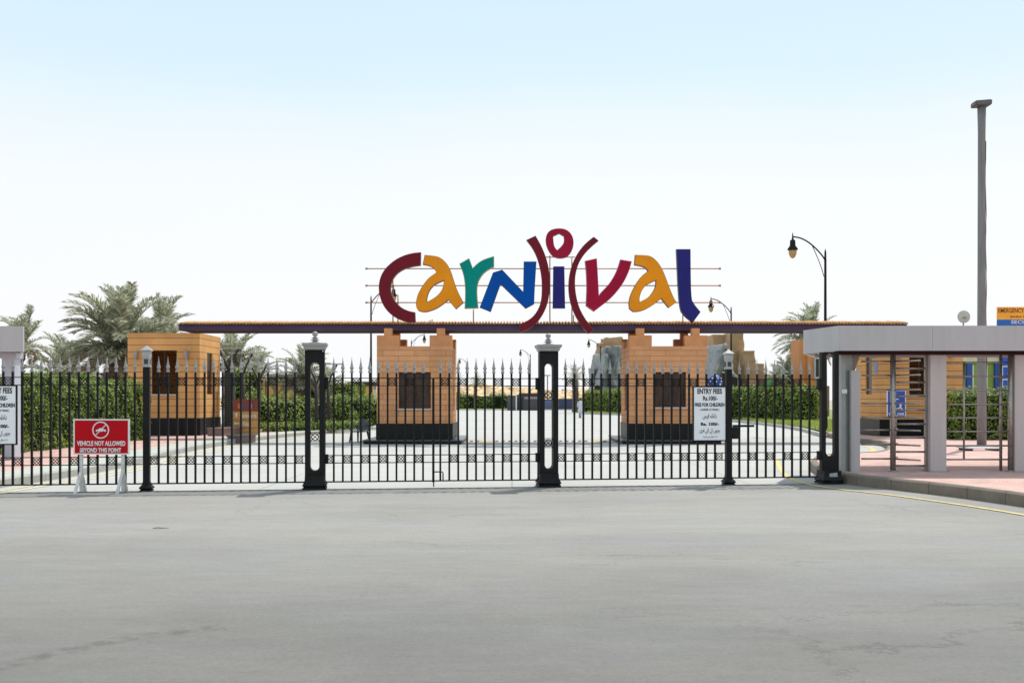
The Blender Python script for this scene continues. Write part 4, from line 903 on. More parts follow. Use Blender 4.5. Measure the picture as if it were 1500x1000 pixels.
def palm(label, px, pyc, Y, size_px, seed, n_f=34, wind=(0, 0), dry=.15, trunk_r=.22, z0=0.1, nl=34):
    k_ = Y / F; size = size_px * k_; zc = wz(pyc, Y); t = thing('date_palm', label, 'palm tree', (wx(px, Y), Y, z0), 0, 'date palms beyond the gate'); H = zc - z0
    mb = MB(); pts = []; rs = []; nseg = 26; rr_ = random.Random(seed)
    for i in range(nseg + 1):
        s = i / nseg; pts.append((.08 * math.sin(s * 2.2 + seed), .05 * math.sin(s * 3 + seed), H * s)); rs.append(trunk_r * (1.15 - .3 * s) * (1.10 if i % 2 else .93) + (.06 if s > .85 else 0))
    mb.tube(pts, rs, 10, smooth=False)
    for i in range(46):                        # cut frond stubs round the upper trunk
        a_ = i * 2.4; s = .45 + .55 * i / 46; rad = trunk_r * (1.1 - .3 * s); c = Vector((math.cos(a_), math.sin(a_), 0)); p = Vector(pts[int(s * nseg)]); q = Vector((-c.y, c.x, 0)) * .06
        mb.hull([p + c * rad * .7 - q, p + c * rad * .7 + q, p + c * rad * .7 + q + Vector((0, 0, .1)), p + c * rad * .7 - q + Vector((0, 0, .1))], [p + c * (rad + .12) + Vector((0, 0, .16)) - q * .4, p + c * (rad + .12) + Vector((0, 0, .16)) + q * .4, p + c * (rad + .12) + Vector((0, 0, .22)) + q * .4, p + c * (rad + .12) + Vector((0, 0, .22)) - q * .4])
    mb.build('trunk', M_trunk, t)
    LV, DV, RV = palm_geo(size, n_f, seed, wind, dry=dry, nl=nl); top = np.array(pts[-1])
    V = np.array(LV + DV).reshape(-1, 3) + top; nq = len(LV) + len(DV); Fc = np.arange(4 * nq).reshape(-1, 4); mi = np.concatenate([np.zeros(len(LV)), np.ones(len(DV))])
    # stalks as thin three-sided tubes
    sv = []; sf = []; b0 = len(V)
    for pts_ in RV:
        for i, p in enumerate(pts_):
            w_ = .022 * size / 3 * (1.5 - i / len(pts_))
            for (dx_, dz_) in ((-1, 0), (1, 0), (0, 1)): sv.append(p + top + np.array([dx_ * w_, dx_ * w_ * .3, dz_ * w_]))
        n3 = len(pts_)
        s0 = b0 + len(sv) - 3 * n3
        for i in range(n3 - 1):
            for j in range(3): sf.append((s0 + 3 * i + j, s0 + 3 * i + (j + 1) % 3, s0 + 3 * i + 3 + (j + 1) % 3, s0 + 3 * i + 3 + j))
    V = np.concatenate([V, np.array(sv)]); Fc = np.concatenate([Fc, np.array(sf)]); mi = np.concatenate([mi, np.full(len(sf), 2)])
    raw_mesh('crown', V, Fc, [M_frond, M_dryfrond, M_rachis], t, mi); return t
palm('biggest date palm with a wide dusty crown left of the ochre booth', 175, 516, 48, 100, 3, n_f=70, wind=(-.35, 0), dry=.1, trunk_r=.42, nl=46)
palm('small wind-blown palm rising behind the left shelter', 27, 512, 50, 66, 5, n_f=34, wind=(-.7, 0), trunk_r=.2)
palm('low bushy palm between the left shelter and the biggest palm', 98, 560, 54, 82, 8, n_f=42, wind=(-.2, 0), trunk_r=.3)
palm('palm with its crown showing above the ochre booth roof', 238, 500, 52, 72, 11, n_f=46, wind=(.3, 0), trunk_r=.3)
palm('palm directly right of the ochre booth under the canopy', 342, 540, 56, 66, 14, n_f=46, trunk_r=.3)
palm('smaller palm with a spiky crown behind the flat-roofed pavilion', 377, 552, 60, 46, 17, n_f=30, trunk_r=.25)
palm('bushy palm just left of the left big gate pillar', 445, 556, 60, 54, 20, n_f=44, trunk_r=.42)
palm('small palm partly hidden by the left big gate pillar', 480, 566, 66, 34, 23, n_f=26)
palm('distant palm above the walking person', 842, 556, 120, 24, 26, n_f=26, nl=20, trunk_r=.36)
palm('tiny distant palm above the far shrubs, right of its smaller neighbour', 697, 563, 150, 20, 29, n_f=20, nl=16)
palm('tiny distant palm touching the right edge of the booth left of the middle', 671, 560, 150, 15, 31, n_f=18, nl=16)
palm('large palm over the right end of the fence, beside the orange tower', 1186, 506, 80, 62, 35, n_f=50, wind=(-.5, 0), trunk_r=.25)
palm('grey-green palm left of the orange tower, above the right hedge', 1154, 552, 78, 36, 38, n_f=34, trunk_r=.2)
palm('small palm above the shop signs', 1140, 556, 72, 26, 41, n_f=30)
palm('small dry palm among the rocks behind the right slim post', 1056, 528, 90, 24, 44, n_f=22, dry=.5)

# ------------------------------------------------------------------ pavilion, pergola, trellis posts
M_roofd = mat('dark_roof', (0.045, 0.032, 0.028), .7, 0, .2, 3); M_ycol = mat('yellow_column', (0.50, 0.30, 0.07), .7); M_pale = mat('pale_wall', (0.52, 0.47, 0.38), .8)
t = thing('pergola', 'long dark flat pergola behind the tall left hedge', 'pergola', (wx(22, 57), 57, 0)); Lp = wx(183, 57) - wx(22, 57)
mb = MB(); mb.box(0, Lp, 0, 4, z(560, 57), z(548, 57)); mb.box(-.2, Lp + .1, -.15, 4.1, z(548, 57), z(546, 57) + .0); mb.build('roof', M_roofd, t)
for i in range(6):
    mb = MB(); x_ = .3 + i * (Lp - .6) / 5; mb.box(x_ - .12, x_ + .12, .3, .55, 0, z(560, 57)); mb.build('column', mat('red_brown', (0.16, 0.05, 0.03), .7), t)
def pavilion(label, p0_, p1_, Y, top, bot, ncol, wallm):
    t = thing('garden_pavilion', label, 'pavilion', (wx(p0_, Y), Y, 0), 0, 'flat-roofed garden pavilions'); Lw = wx(p1_, Y) - wx(p0_, Y)
    mb = MB(); mb.box(0, Lw, 0, 5, z(bot, Y), z(top, Y)); mb.build('roof', M_roofd, t)
    mb = MB(); mb.box(-.1, Lw + .1, -.1, 5.1, z(top, Y) + .002, z(top, Y) + .08); mb.build('roof_edge', M_stone, t)
    for i in range(ncol):
        x_ = .25 + i * (Lw - .5) / (ncol - 1); mb = MB(); mb.box(x_ - .17, x_ + .17, .2, .55, 0, z(bot, Y)); mb.build('column', M_ycol, t)
    mb = MB(); mb.box(.3, Lw - .3, 3.6, 3.75, 0, z(bot, Y)); mb.build('wall', wallm, t)
    for i in range(ncol - 1):
        x_ = .25 + (i + .5) * (Lw - .5) / (ncol - 1); mb = MB(); w_ = (Lw - .5) / (ncol - 1) * .28; mb.box(x_ - w_, x_ + w_, 3.5, 3.598, .4, z(bot, Y) - .3); mb.build('window', M_white, t)
pavilion('flat-roofed pavilion with yellow columns behind the dark hedge and totem sign', 352, 453, 68, 549, 559, 8, M_pale)
pavilion('small flat-roofed pavilion with yellow columns just left of the booth left of the middle', 508, 548, 85, 559.5, 564, 6, M_pale)
def ypost(label, px, Y, pt):
    t = thing('trellis_post', label, 'post', (wx(px, Y), Y, 0), 0, 'dark Y-shaped garden posts'); H = z(pt, Y); w_ = .42
    mb = MB(); mb.tube([(0, 0, 0), (0, 0, H - .85)], .09, 8); mb.build('post', M_dark, t)
    for s in (-1, 1):
        mb = MB(); mb.tube([(s * .04, 0, H - .9), (s * .12, 0, H - .6), (s * w_, 0, H)], .045, 6); mb.build('arm', M_dark, t)
    mb = MB(); mb.box(-w_ - .25, w_ + .25, -.05, .05, H, H + .06); mb.build('crossbar', M_stone, t)
ypost('dark Y-shaped post seen through the slot of the left big pillar', 463.5, 48, 533)
ypost('dark Y-shaped post just right of the left big pillar', 481, 50, 534)
ypost('tallest dark Y-shaped post, just right of the ochre booth', 335, 44, 511)
ypost('dark Y-shaped post second from the ochre booth', 356, 46, 518)
ypost('dark Y-shaped post third from the ochre booth, behind the totem', 379, 50, 533)
# dark lattice column
t = thing('lattice_column', 'tall dark green lattice column between the ochre booth and the totem sign', 'column', (wx(333, 43.5), 43.5, .16))
mb = MB(); mb.box(-.13, .26, 0, .3, 0, z(547, 43.5)); mb.build('core', mat('green_black', (0.012, 0.022, 0.018), .6), t)
mb = MB()
for i in range(22): mb.box(-.14, .27, -.015, -.001, .1 + i * .115, .12 + i * .115)
for i in range(4): mb.box(-.13 + i * .12, -.115 + i * .12, -.026, -.0152, .05, 2.6)
mb.build('lattice', mat('lattice_grey', (0.10, 0.12, 0.12), .6), t)
# totem sign
Yt = 42.0
t = thing('direction_totem', 'orange and maroon direction board standing by the kerb left of the big pillar', 'sign', (wx(359.5, Yt), Yt, .16)); hw = 18.5 * Yt / F
zz = lambda py: z(py, Yt) - .16
mb = MB(); mb.box(-hw, hw, 0, .2, zz(602), zz(584.5)); mb.build('header', mat('totem_maroon', (0.20, 0.045, 0.02), .5), t)
M_tot = mat('totem_orange', (0.52, 0.27, 0.075), .5)
for a_, b_ in ((602, 614.2), (614.7, 626), (626.5, 637.5)):
    mb = MB(); mb.box(-hw, hw, .0, .2, max(0, zz(b_)), zz(a_) - .012); mb.build('board', M_tot, t)
cols = [('C', (.45, .03, .03)), ('a', (.75, .28, .03)), ('r', (0, .3, .25)), ('n', (0, .09, .4)), ('i', (.1, .08, .35)), ('v', (.35, .02, .06)), ('a', (.75, .28, .03)), ('l', (.04, .04, .25))]
for i, (ch, c) in enumerate(cols):
    x_ = -hw * .8 + i * hw * 1.6 / 8; hgt = .27 if ch in 'Cl' else .2
    textmesh(ch, x_, x_ + hw * (.15 if ch not in 'il' else .06), zz(598), zz(598) + hgt, -.001, mat('totem_' + ch, c, .5), t, bold=.02)
textmesh('Restaurants', -hw * .45, hw * .85, zz(611), zz(605.5), -.001, M_white, t, bold=.01); textmesh('Rides', -hw * .2, hw * .3, zz(623.3), zz(617.5), -.001, M_white, t, bold=.01)
mb = MB(); xa, za = -hw * .72, zz(608)
mb.hull([(xa - .07, -.001, za + .02), (xa + .07, -.001, za + .02), (xa, -.001, za + .10)], [(xa - .07, -.006, za + .02), (xa + .07, -.006, za + .02), (xa, -.006, za + .10)]); mb.box(xa - .025, xa + .025, -.006, -.001, za - .08, za + .02)
za = zz(620); mb.hull([(xa - .02, -.001, za + .06), (xa - .02, -.001, za - .06), (xa - .11, -.001, za)], [(xa - .02, -.006, za + .06), (xa - .02, -.006, za - .06), (xa - .11, -.006, za)]); mb.box(xa - .02, xa + .12, -.006, -.001, za - .02, za + .02)
mb.build('arrow', M_white, t)
# granite blocks on the kerb
for lab, (pa, pb, pt_, pbm, Y, dd, zb_) in (('brown granite block bench nearer the ochre booth', (303, 326, 626.5, 637.5, 40.5, 1.7, .16)), ('brown granite block bench at the kerb in front of the totem sign', (332, 352, 637, 650, 37.2, 1.2, 0))):
    t = thing('stone_block', lab, 'stone block', (wx((pa + pb) / 2, Y), Y, zb_), R(-14), 'brown granite blocks by the kerb'); hw = (pb - pa) / 2 * Y / F; h = z(pt_, Y) - zb_
    mb = MB(); mb.box(-hw, hw, 0, dd, 0, h - .06); mb.build('body', M_granite, t); mb = MB(); mb.box(-hw - .03, hw + .03, -.03, dd + .03, h - .06, h, bev=.01); mb.build('top_slab', M_granite, t)

# ------------------------------------------------------------------ plastic chair
M_pl = mat('grey_plastic', (0.05, 0.052, 0.056), .3, spec=.7)
cxy = gnd(526.5, 647.5); t = thing('plastic_chair', 'dark grey plastic armchair standing in front of the booth left of the middle', 'chair', (cxy[0], cxy[1], 0), R(-28))
mb = MB(); mb.box(-.24, .24, -.22, .22, .40, .43, bev=.012); mb.build('seat', M_pl, t)
mb = MB()
for i in range(7):
    x_ = -.2 + i * .0665; top_ = .84 - .9 * (x_) ** 2 * 1.6; w_ = .029; mb.hull([(x_ - w_, .19, .44), (x_ + w_, .19, .44), (x_ + w_, .215, .44), (x_ - w_, .215, .44)], [(x_ * 1.12 - w_, .28, top_ - .04), (x_ * 1.12 + w_, .28, top_ - .04), (x_ * 1.12 + w_, .305, top_ - .04), (x_ * 1.12 - w_, .305, top_ - .04)])
arcp = [(.27 * math.cos(u), .295, .62 + .22 * math.sin(u)) for u in [math.pi * i / 14 for i in range(15)]]; mb.tube([(.25, .2, .42)] + arcp + [(-.25, .2, .42)], .022, 7); mb.build('backrest', M_pl, t)
for s in (-1, 1):
    mb = MB(); mb.tube([(s * .27, .25, .60), (s * .30, .1, .63), (s * .29, -.12, .63), (s * .27, -.21, .58), (s * .26, -.22, .42)], .022, 7); mb.build('armrest', M_pl, t)
    for yy, yb in ((-.2, -.25), (.2, .27)):
        mb = MB(); mb.tube([(s * .22, yy, .41), (s * .27, yb, 0)], [.042, .030], 7); mb.build('leg', M_pl, t)

# speed hump of slanted stripes between the booths
t = thing('striped_hump', 'low black and white striped speed hump on the road between the two middle booths', 'speed hump', (wx(678, 38.7), 38.7, 0)); Lh = wx(893, 38.7) - wx(678, 38.7); nS = 46
mbs = [MB(), MB(), MB()]
for i in range(nS):
    xa, xb = Lh * i / nS, Lh * (i + 1) / nS; k_ = 2 if i in (5, 6, 7, 8, 40, 41, 42, 43) else i % 2
    sh = .10; lo = [(xa, 0, -.005), (xb, 0, -.005), (xb + sh, .42, -.005), (xa + sh, .42, -.005)]; hi = [(xa + sh * .2, .09, .045), (xb + sh * .2, .09, .045), (xb + sh * .8, .33, .045), (xa + sh * .8, .33, .045)]; mbs[k_].hull(lo, hi)
mbs[0].build('dark_stripes', mat('hump_dark', (0.12, 0.12, 0.12), .8), t); mbs[1].build('white_stripes', mat('hump_white', (0.6, 0.6, 0.58), .8), t); mbs[2].build('yellow_stripes', M_yellow, t)

# ------------------------------------------------------------------ wheelchair sign
Yw = 38.2; t = thing('wheelchair_sign', 'blue wheelchair sign on a post in front of the booth seen through the turnstile', 'sign', (wx(1313, Yw), Yw, .2)); zz = lambda py: z(py, Yw) - .2
hw = 14 * Yw / F; M_blue = mat('sign_blue', (0.02, 0.08, 0.42), .45)
mb = MB(); mb.tube([(0, .03, 0), (0, .03, zz(590))], .03, 8); mb.build('post', M_steel, t)
mb = MB(); mb.box(-hw, hw, -.005, .012, zz(611), zz(571)); mb.build('frame', M_white, t)
mb = MB(); mb.box(-hw + .035, hw - .035, -.012, -.0055, zz(611) + .035, zz(571) - .035); mb.build('board', M_blue, t)
textmesh('WHEEL CHAIR', -hw * .82, hw * .82, zz(608.5), zz(604), -.0125, M_white, t, bold=.03)
mb = MB(); cz = zz(592); mb.tube([(.0 + .17 * math.cos(u), -.02, cz + .17 * math.sin(u)) for u in [R(115) + R(245) * i / 18 for i in range(19)]], .022, 6)
mb.tube([(-.06, -.02, cz + .36), (-.05, -.02, cz + .05), (.1, -.02, cz + .05), (.17, -.02, cz - .17), (.22, -.02, cz - .15)], .028, 6); mb.tube([(-.05, -.02, cz + .19), (.08, -.02, cz + .19)], .022, 6)
mb.lathe([(.01, cz + .36), (.045, cz + .38), (.052, cz + .41), (.045, cz + .44), (.01, cz + .46)], cx=-.06, cy=-.0, seg=10); mb.build('wheelchair_symbol', M_white, t)
# metal cover lying on the pavement
gx, gy_ = gnd(1443, 660, .2); t = thing('metal_grate', 'white metal grate lying on dark sleepers on the pavement beside the tall pole', 'grate', (gx, gy_, .192), R(-4))
mb = MB(); mb.box(-.42, -.32, 0, .8, 0, .06); mb.box(.3, .4, 0, .8, 0, .06); mb.build('sleeper', M_dark, t)
mb = MB()
for i in range(9): mb.box(-.5, .5, .02 + i * .095, .06 + i * .095, .063, .09)
mb.box(-.5, -.46, .0, .84, .091, .11); mb.box(.46, .5, .0, .84, .091, .11); mb.build('grid', M_white, t)

# ------------------------------------------------------------------ emergency sign
Ye = 40.0; t = thing('emergency_sign', 'orange and blue roadside board rising above the shelter at the right edge', 'sign', (wx(1461, Ye), Ye, .2)); zz = lambda py: z(py, Ye) - .2; Lw = 3.2
mb = MB(); mb.box(0, Lw, 0, .06, zz(467.6), zz(449.5)); mb.build('orange_board', mat('board_orange', (0.95, 0.40, 0.02), .5, 0, .1, 4), t)
mb = MB(); mb.box(0, Lw, 0, .06, zz(488), zz(467.9)); mb.build('blue_board', mat('board_blue', (0.008, 0.12, 0.42), .5, 0, .1, 4), t)
M_mar = mat('text_maroon', (0.13, 0.01, 0.01), .5)
kx = Ye / F
textmesh('EMERGENCY', 1.5 * kx, 39 * kx, zz(458), zz(451.6), -.001, M_mar, t, bold=.012)
textmesh('BAHRIA TOWN', 19 * kx, 52 * kx, zz(465.2), zz(462.4), -.001, M_mar, t, bold=.012)
textmesh('SECURITY', 20 * kx, 64 * kx, zz(474.2), zz(469), -.001, M_white, t, bold=.014)
for x_ in (1.2, 2.9): mb = MB(); mb.box(x_ - .05, x_ + .05, .062, .16, 0, zz(455)); mb.build('post', M_pole, t)

# ------------------------------------------------------------------ green and blue shop on the right
Yg = 58.0; t = thing('shop_building', 'green shop with blue columns and pale top band, seen through the second turnstile', 'building', (wx(1400, Yg), Yg, .0)); Lw = 13; zz = lambda py: z(py, Yg)
M_green = mat('green_wall', (0.26, 0.36, 0.06), .8, 0, .08, 2); M_bl = mat('blue_column', (0.015, 0.07, 0.30), .5); M_bl2 = mat('bright_blue', (0.01, 0.09, 0.55), .5)
mb = MB(); mb.box(0, Lw, 0, 6, 0, zz(532)); mb.build('wall', M_green, t)
mb = MB(); mb.box(-.1, Lw + .1, -.12, 6.1, zz(532) + .003, 5.0); mb.build('top_band', mat('pale_yellow', (0.62, 0.60, 0.40), .8), t)
for a_, b_ in ((1414.5, 1422), (1455.5, 1462)): mb = MB(); mb.box(wx(a_, Yg) - wx(1400, Yg), wx(b_, Yg) - wx(1400, Yg), -.2, -.002, 0, zz(532)); mb.build('column', M_bl, t)
mb = MB(); mb.box(wx(1463, Yg) - wx(1400, Yg), wx(1500, Yg) - wx(1400, Yg), -.3, -.125, 0, 4.7); mb.build('blue_panel', M_bl2, t)
for a_, b_, c_, d_ in ((1463.6, 1476, 580, 555), (1463.6, 1476, 552, 536), (1424, 1426, 580, 534), (1444, 1446, 580, 534)):
    x_a, x_b = wx(a_, Yg) - wx(1400, Yg), wx(b_, Yg) - wx(1400, Yg); yb = -.30 if a_ > 1460 else -.0
    mb = MB()
    if b_ - a_ > 5:
        f = .06; mb.box(x_a, x_b, yb - .03, yb, zz(d_) - f, zz(d_)); mb.box(x_a, x_a + f, yb - .03, yb, zz(c_), zz(d_) - f); mb.box(x_b - f, x_b, yb - .03, yb, zz(c_), zz(d_) - f)
    else: mb.box(x_a, x_b, yb - .05, yb - .002, zz(c_), zz(d_))
    mb.build('window_frame', M_white, t)

# ------------------------------------------------------------------ shops and orange tower beyond the right hedge
Yo = 72.0; t = thing('orange_tower', 'narrow orange tower with an air vent, behind the right end of the fence', 'building', (wx(1171, Yo), Yo, 0)); Lw = wx(1201, Yo) - wx(1171, Yo); zz = lambda py: z(py, Yo)
mb = MB(); mb.box(0, Lw * .65, 0, 2.2, 0, zz(497)); mb.box(Lw * .35, Lw, -.3, -.002, 0, zz(514)); mb.build('wall', mat('tower_orange', (0.60, 0.25, 0.09), .8, 0, .08, 1.2), t)
mb = MB(); mb.box(Lw * .65, Lw * .92, -.42, -.303, zz(556), zz(522)); mb.build('window_frame', mat('vent_white', (0.42, 0.47, 0.55), .5), t)
mb = MB(); mb.box(Lw * .72, Lw * .86, -.43, -.422, zz(552), zz(526)); mb.build('window', M_dark, t)
Yb = 88.0; t = thing('shop_row', 'low shop row with green, red and teal sign panels above the right hedge', 'building', (wx(1112, Yb), Yb, 0)); Lw = wx(1215, Yb) - wx(1112, Yb); zz = lambda py: z(py, Yb)
mb = MB(); mb.box(0, Lw, 0, 5, 0, zz(565)); mb.build('wall', mat('shop_brown', (0.28, 0.16, 0.10), .8), t)
X = lambda px: wx(px, Yb) - wx(1112, Yb)
for a_, b_, c in ((1123, 1132.5, (.02, .32, .05)), (1148, 1160, (.45, .01, .04)), (1175, 1184.5, (.03, .25, .28))):
    mb = MB(); mb.box(X(a_), X(b_), -.2, -.05, zz(565.5), zz(552.5)); mb.build('sign_panel', mat('panel_%d' % a_, c, .5), t)
mb = MB(); mb.box(X(1132.7), X(1147.8), -.15, -.05, zz(565), zz(553.5)); mb.box(X(1160.2), X(1174.8), -.15, -.05, zz(565), zz(555)); mb.build('awning', M_pale, t)
textmesh('SA', X(1149), X(1158.5), zz(563.3), zz(554.8), -.205, M_white, t, bold=.02)
textmesh('=', X(1176.5), X(1183), zz(561.5), zz(557), -.205, mat('panel_stripe', (.6, .35, .1)), t)

# ------------------------------------------------------------------ artificial rocks
def rock(name, label, blocks, m_, Y, seed, amp=.45, fold=0.0, group=None, z00=0):
    """craggy mass made of overlapping boulders, one mesh"""
    cx0 = sum((b[0] + b[1]) / 2 for b in blocks) / len(blocks); V = []; Fc = []; base = wx(cx0, Y)
    for bi, (pa, pb, pt, dy, dep) in enumerate(blocks):
        xa, xb = wx(pa, Y) - base, wx(pb, Y) - base; top = z(pt, Y); nu, nv = 84, 56; c0 = len(V); cx_, rx = (xa + xb) / 2, (xb - xa) / 2
        for j in range(nv + 1):
            for i in range(nu):
                u = 2 * math.pi * i / nu; c, s = math.cos(u), math.sin(u); pw = .5 if fold else .22; vx = math.copysign(abs(c) ** pw, c); vy = math.copysign(abs(s) ** pw, s)
                tt = j / nv; zz_ = top * min(1, tt * 1.12); shrink = 1.0 if tt < .89 else max(0.02, 1 - ((tt - .89) / .11) ** 2.0)
                taper = 1.06 - .14 * tt
                x_ = cx_ + vx * rx * taper * shrink; y_ = dy + vy * dep * taper * shrink
                q = Vector((x_ * .5 + seed, y_ * .5, zz_ * .5 + bi * 7)); nv_ = noise.noise_vector(q) * amp + noise.noise_vector(q * 3.1) * amp * .4 + noise.noise_vector(q * 9) * amp * .16
                if fold: nv_ += Vector((0, -1, 0)) * fold * abs(math.sin(x_ * 1.9 + .8 * noise.noise(Vector((x_, 0, zz_ * .3))))) 
                edge = min(1, shrink + .3)
                V.append((x_ + nv_.x * edge, y_ + nv_.y * edge, max(-.1, zz_ + nv_.z * .6 * (1 if tt > .05 else 0))))
        for j in range(nv):
            for i in range(nu): a_ = c0 + j * nu + i; b_ = c0 + j * nu + (i + 1) % nu; Fc.append((a_, b_, b_ + nu, a_ + nu))
    o = raw_mesh(name, V, Fc, m_, None); o.location = (base, Y, 0); return tag(o, label, 'rock', group)
M_rg = mat('grey_rock', (0.30, 0.315, 0.315), .9, 0, .35, .8, bump=.8, bscale=3, streak=(1, 1, .25)); M_rb = mat('brown_rock', (0.40, 0.26, 0.14), .9, 0, .28, .6, bump=.8, bscale=3)
rock('rock_wall', 'grey folded artificial rock wall left of the booth behind the fee notice', [(869, 890, 520, -1, 3), (880, 905, 511, 0, 3.5), (896, 925, 510, 0, 4), (862, 880, 540, -1, 2)], M_rg, 135, 1.3, .5, 1.3, 'artificial rock masses')
rock('rock_wall', 'grey folded artificial rock between the fee-notice booth and the slim post', [(1030, 1050, 509, -1, 3), (1044, 1061, 516, -1, 3)], M_rg, 92, 4.2, .6, .9, 'artificial rock masses')
rock('rock_mountain', 'brown artificial rock summit peeking over the grey rock wall', [(884, 915, 494, 3, 3), (876, 892, 502, 3, 3)], M_rb, 142, 9.3, .4, 0, 'artificial rock masses')
rock('rock_mountain', 'brown stepped artificial mountain above the right slim post', [(1040, 1064, 491, 2, 3), (1058, 1084, 490, 1, 4), (1072, 1092, 516, -1, 3.5), (1078, 1087, 504, 1, 2), (1086, 1108, 535, -1, 3), (1104, 1120, 550, -1, 3)], M_rb, 96, 6.1, .24, 0, 'artificial rock masses')
t = thing('rock_archway', 'small dark archway at the foot of the grey rock wall', 'archway', (wx(875, 129), 129, 0)); zz = lambda py: z(py, 129)
mb = MB(); w_ = 5 * 129 / F; arcp = [(-w_, 0, 0)] + [(w_ * math.cos(math.pi - math.pi * i / 12), 0, zz(563) - w_ + w_ * math.sin(math.pi * i / 12)) for i in range(13)] + [(w_, 0, 0)]; mb.tube(arcp, .09, 6); mb.build('frame', M_stone, t)
mb = MB(); vs_ = [mb.b.verts.new((x_, .1, z_)) for x_, _, z_ in arcp]; mb.face(vs_); ex = bmesh.ops.extrude_face_region(mb.b, geom=mb.b.faces[:]); [setattr(v.co, 'y', .4) for v in ex['geom'] if isinstance(v, bmesh.types.BMVert)]; mb.build('door', M_dark, t)
t = thing('arched_gate', 'dark doorway with pale frame right of the right slim post', 'gate', (wx(1074, 84), 84, 0)); zz = lambda py: z(py, 84)
mb = MB(); mb.tube([(-.9, 0, zz(545)), (.0, 0, zz(547)), (.42, 0, zz(552)), (.42, 0, 0)], .08, 6); mb.build('frame', M_stone, t); mb = MB(); mb.hull([(-.9, .1, 0), (.35, .1, 0), (.35, .4, 0), (-.9, .4, 0)], [(-.9, .1, zz(546)), (.35, .1, zz(553)), (.35, .4, zz(553)), (-.9, .4, zz(546))]); mb.build('door', M_dark, t)
# blue dotted kiosk dome
Yk = 76; t = thing('dome_kiosk', 'small blue domed kiosk with white dots showing above the fee notice', 'kiosk', (wx(1047.5, Yk), Yk, 0)); zk = lambda py: z(py, Yk)
mb = MB(); mb.lathe([(.5, 0), (.5, zk(566))], seg=20); mb.build('drum', M_bl, t)
mb = MB(); mb.lathe([(.56, zk(567)), (.55, zk(560)), (.46, zk(554)), (.28, zk(550)), (.05, zk(548.5))], seg=20); dm = mb.build('dome', M_bl, t)
for i in range(9):
    a_ = R(200 + i * 17); h_ = zk(563 - (i % 3) * 4.0); rr_ = .54 if i % 3 == 0 else .53 - .05 * (i % 3)
    mb = MB(); mb.lathe([(.01, h_ - .09), (.07, h_ - .05), (.08, h_), (.07, h_ + .05), (.01, h_ + .09)], cx=rr_ * math.cos(a_), cy=rr_ * math.sin(a_), seg=8); mb.build('dot', M_white, dm)

# ------------------------------------------------------------------ centre background
Yq = 150; t = thing('grey_kiosk', 'dark grey flat-roofed kiosk left of the central pillar, far behind the gate', 'kiosk', (wx(743, Yq), Yq, 0)); X = lambda px: wx(px, Yq) - wx(743, Yq); zz = lambda py: z(py, Yq)
M_gk = mat('kiosk_grey', (0.075, 0.075, 0.085), .6, 0, .2, 1)
mb = MB(); mb.box(0, X(756), 0, 4, 0, zz(579)); mb.box(X(756) + .02, X(795), .3, 4, 0, zz(578)); mb.build('wall', M_gk, t)
mb = MB(); mb.box(X(760), X(797), -.3, 4.2, zz(578) + .01, zz(575.5)); mb.build('roof', mat('kiosk_roof', (0.13, 0.03, 0.02), .6), t)
mb = MB(); mb.box(X(756) - .06, X(756) + .12, -.05, -.002, 0, zz(579)); mb.build('downpipe', M_white, t)
mb = MB(); mb.box(X(759.5), X(766), .2, .298, .2, zz(583)); mb.build('door', M_dark, t)
mb = MB(); mb.box(X(768), X(790), .25, .298, zz(584), zz(581)); mb.build('sign_panel', mat('kiosk_sign', (0.38, 0.38, 0.42), .6, 0, .5, 9), t)
Yv = 158; t = thing('blue_hoarding', 'blue-grey hoarding right of the central pillar, far behind the gate', 'hoarding', (wx(797, Yv), Yv, 0)); X = lambda px: wx(px, Yv) - wx(797, Yv); zz = lambda py: z(py, Yv)
for i, (a_, b_, c) in enumerate(((797, 818, (.12, .15, .26)), (818.2, 838, (.045, .06, .14)), (838.2, 852, (.03, .028, .035)))):
    mb = MB(); mb.box(X(a_), X(b_), 0, .3, 0, zz(584.5 - (i == 1) * .8)); mb.build('panel', mat('hoarding_%d' % i, c, .6), t)
# sandy heaps on the horizon
V = []; Fc = []; nx_, ny_ = 420, 50
for j in range(ny_ + 1):
    for i in range(nx_ + 1):
        x_ = -60 + 120 * i / nx_; y_ = 205 + 45 * j / ny_; e_ = math.sin(math.pi * min(1, j / ny_)) ** .8
        h_ = (4.3 + 1.2 * noise.noise(Vector((x_ * .05, y_ * .05, 1))) + 1.1 * noise.noise(Vector((x_ * .22, y_ * .2, 4))) + .9 * noise.noise(Vector((x_ * .7, y_ * .6, 4))) + .6 * noise.noise(Vector((x_ * 1.6, y_ * 1.4, 7)))) * e_; V.append((x_, y_, h_ - .1))
for j in range(ny_):
    for i in range(nx_): a_ = j * (nx_ + 1) + i; Fc.append((a_, a_ + 1, a_ + nx_ + 2, a_ + nx_ + 1))
hl = raw_mesh('hills', V, Fc, mat('rubble_sand', (0.58, 0.41, 0.23), .95, 0, .75, .55, bump=1, bscale=2)); tag(hl, kind='structure')
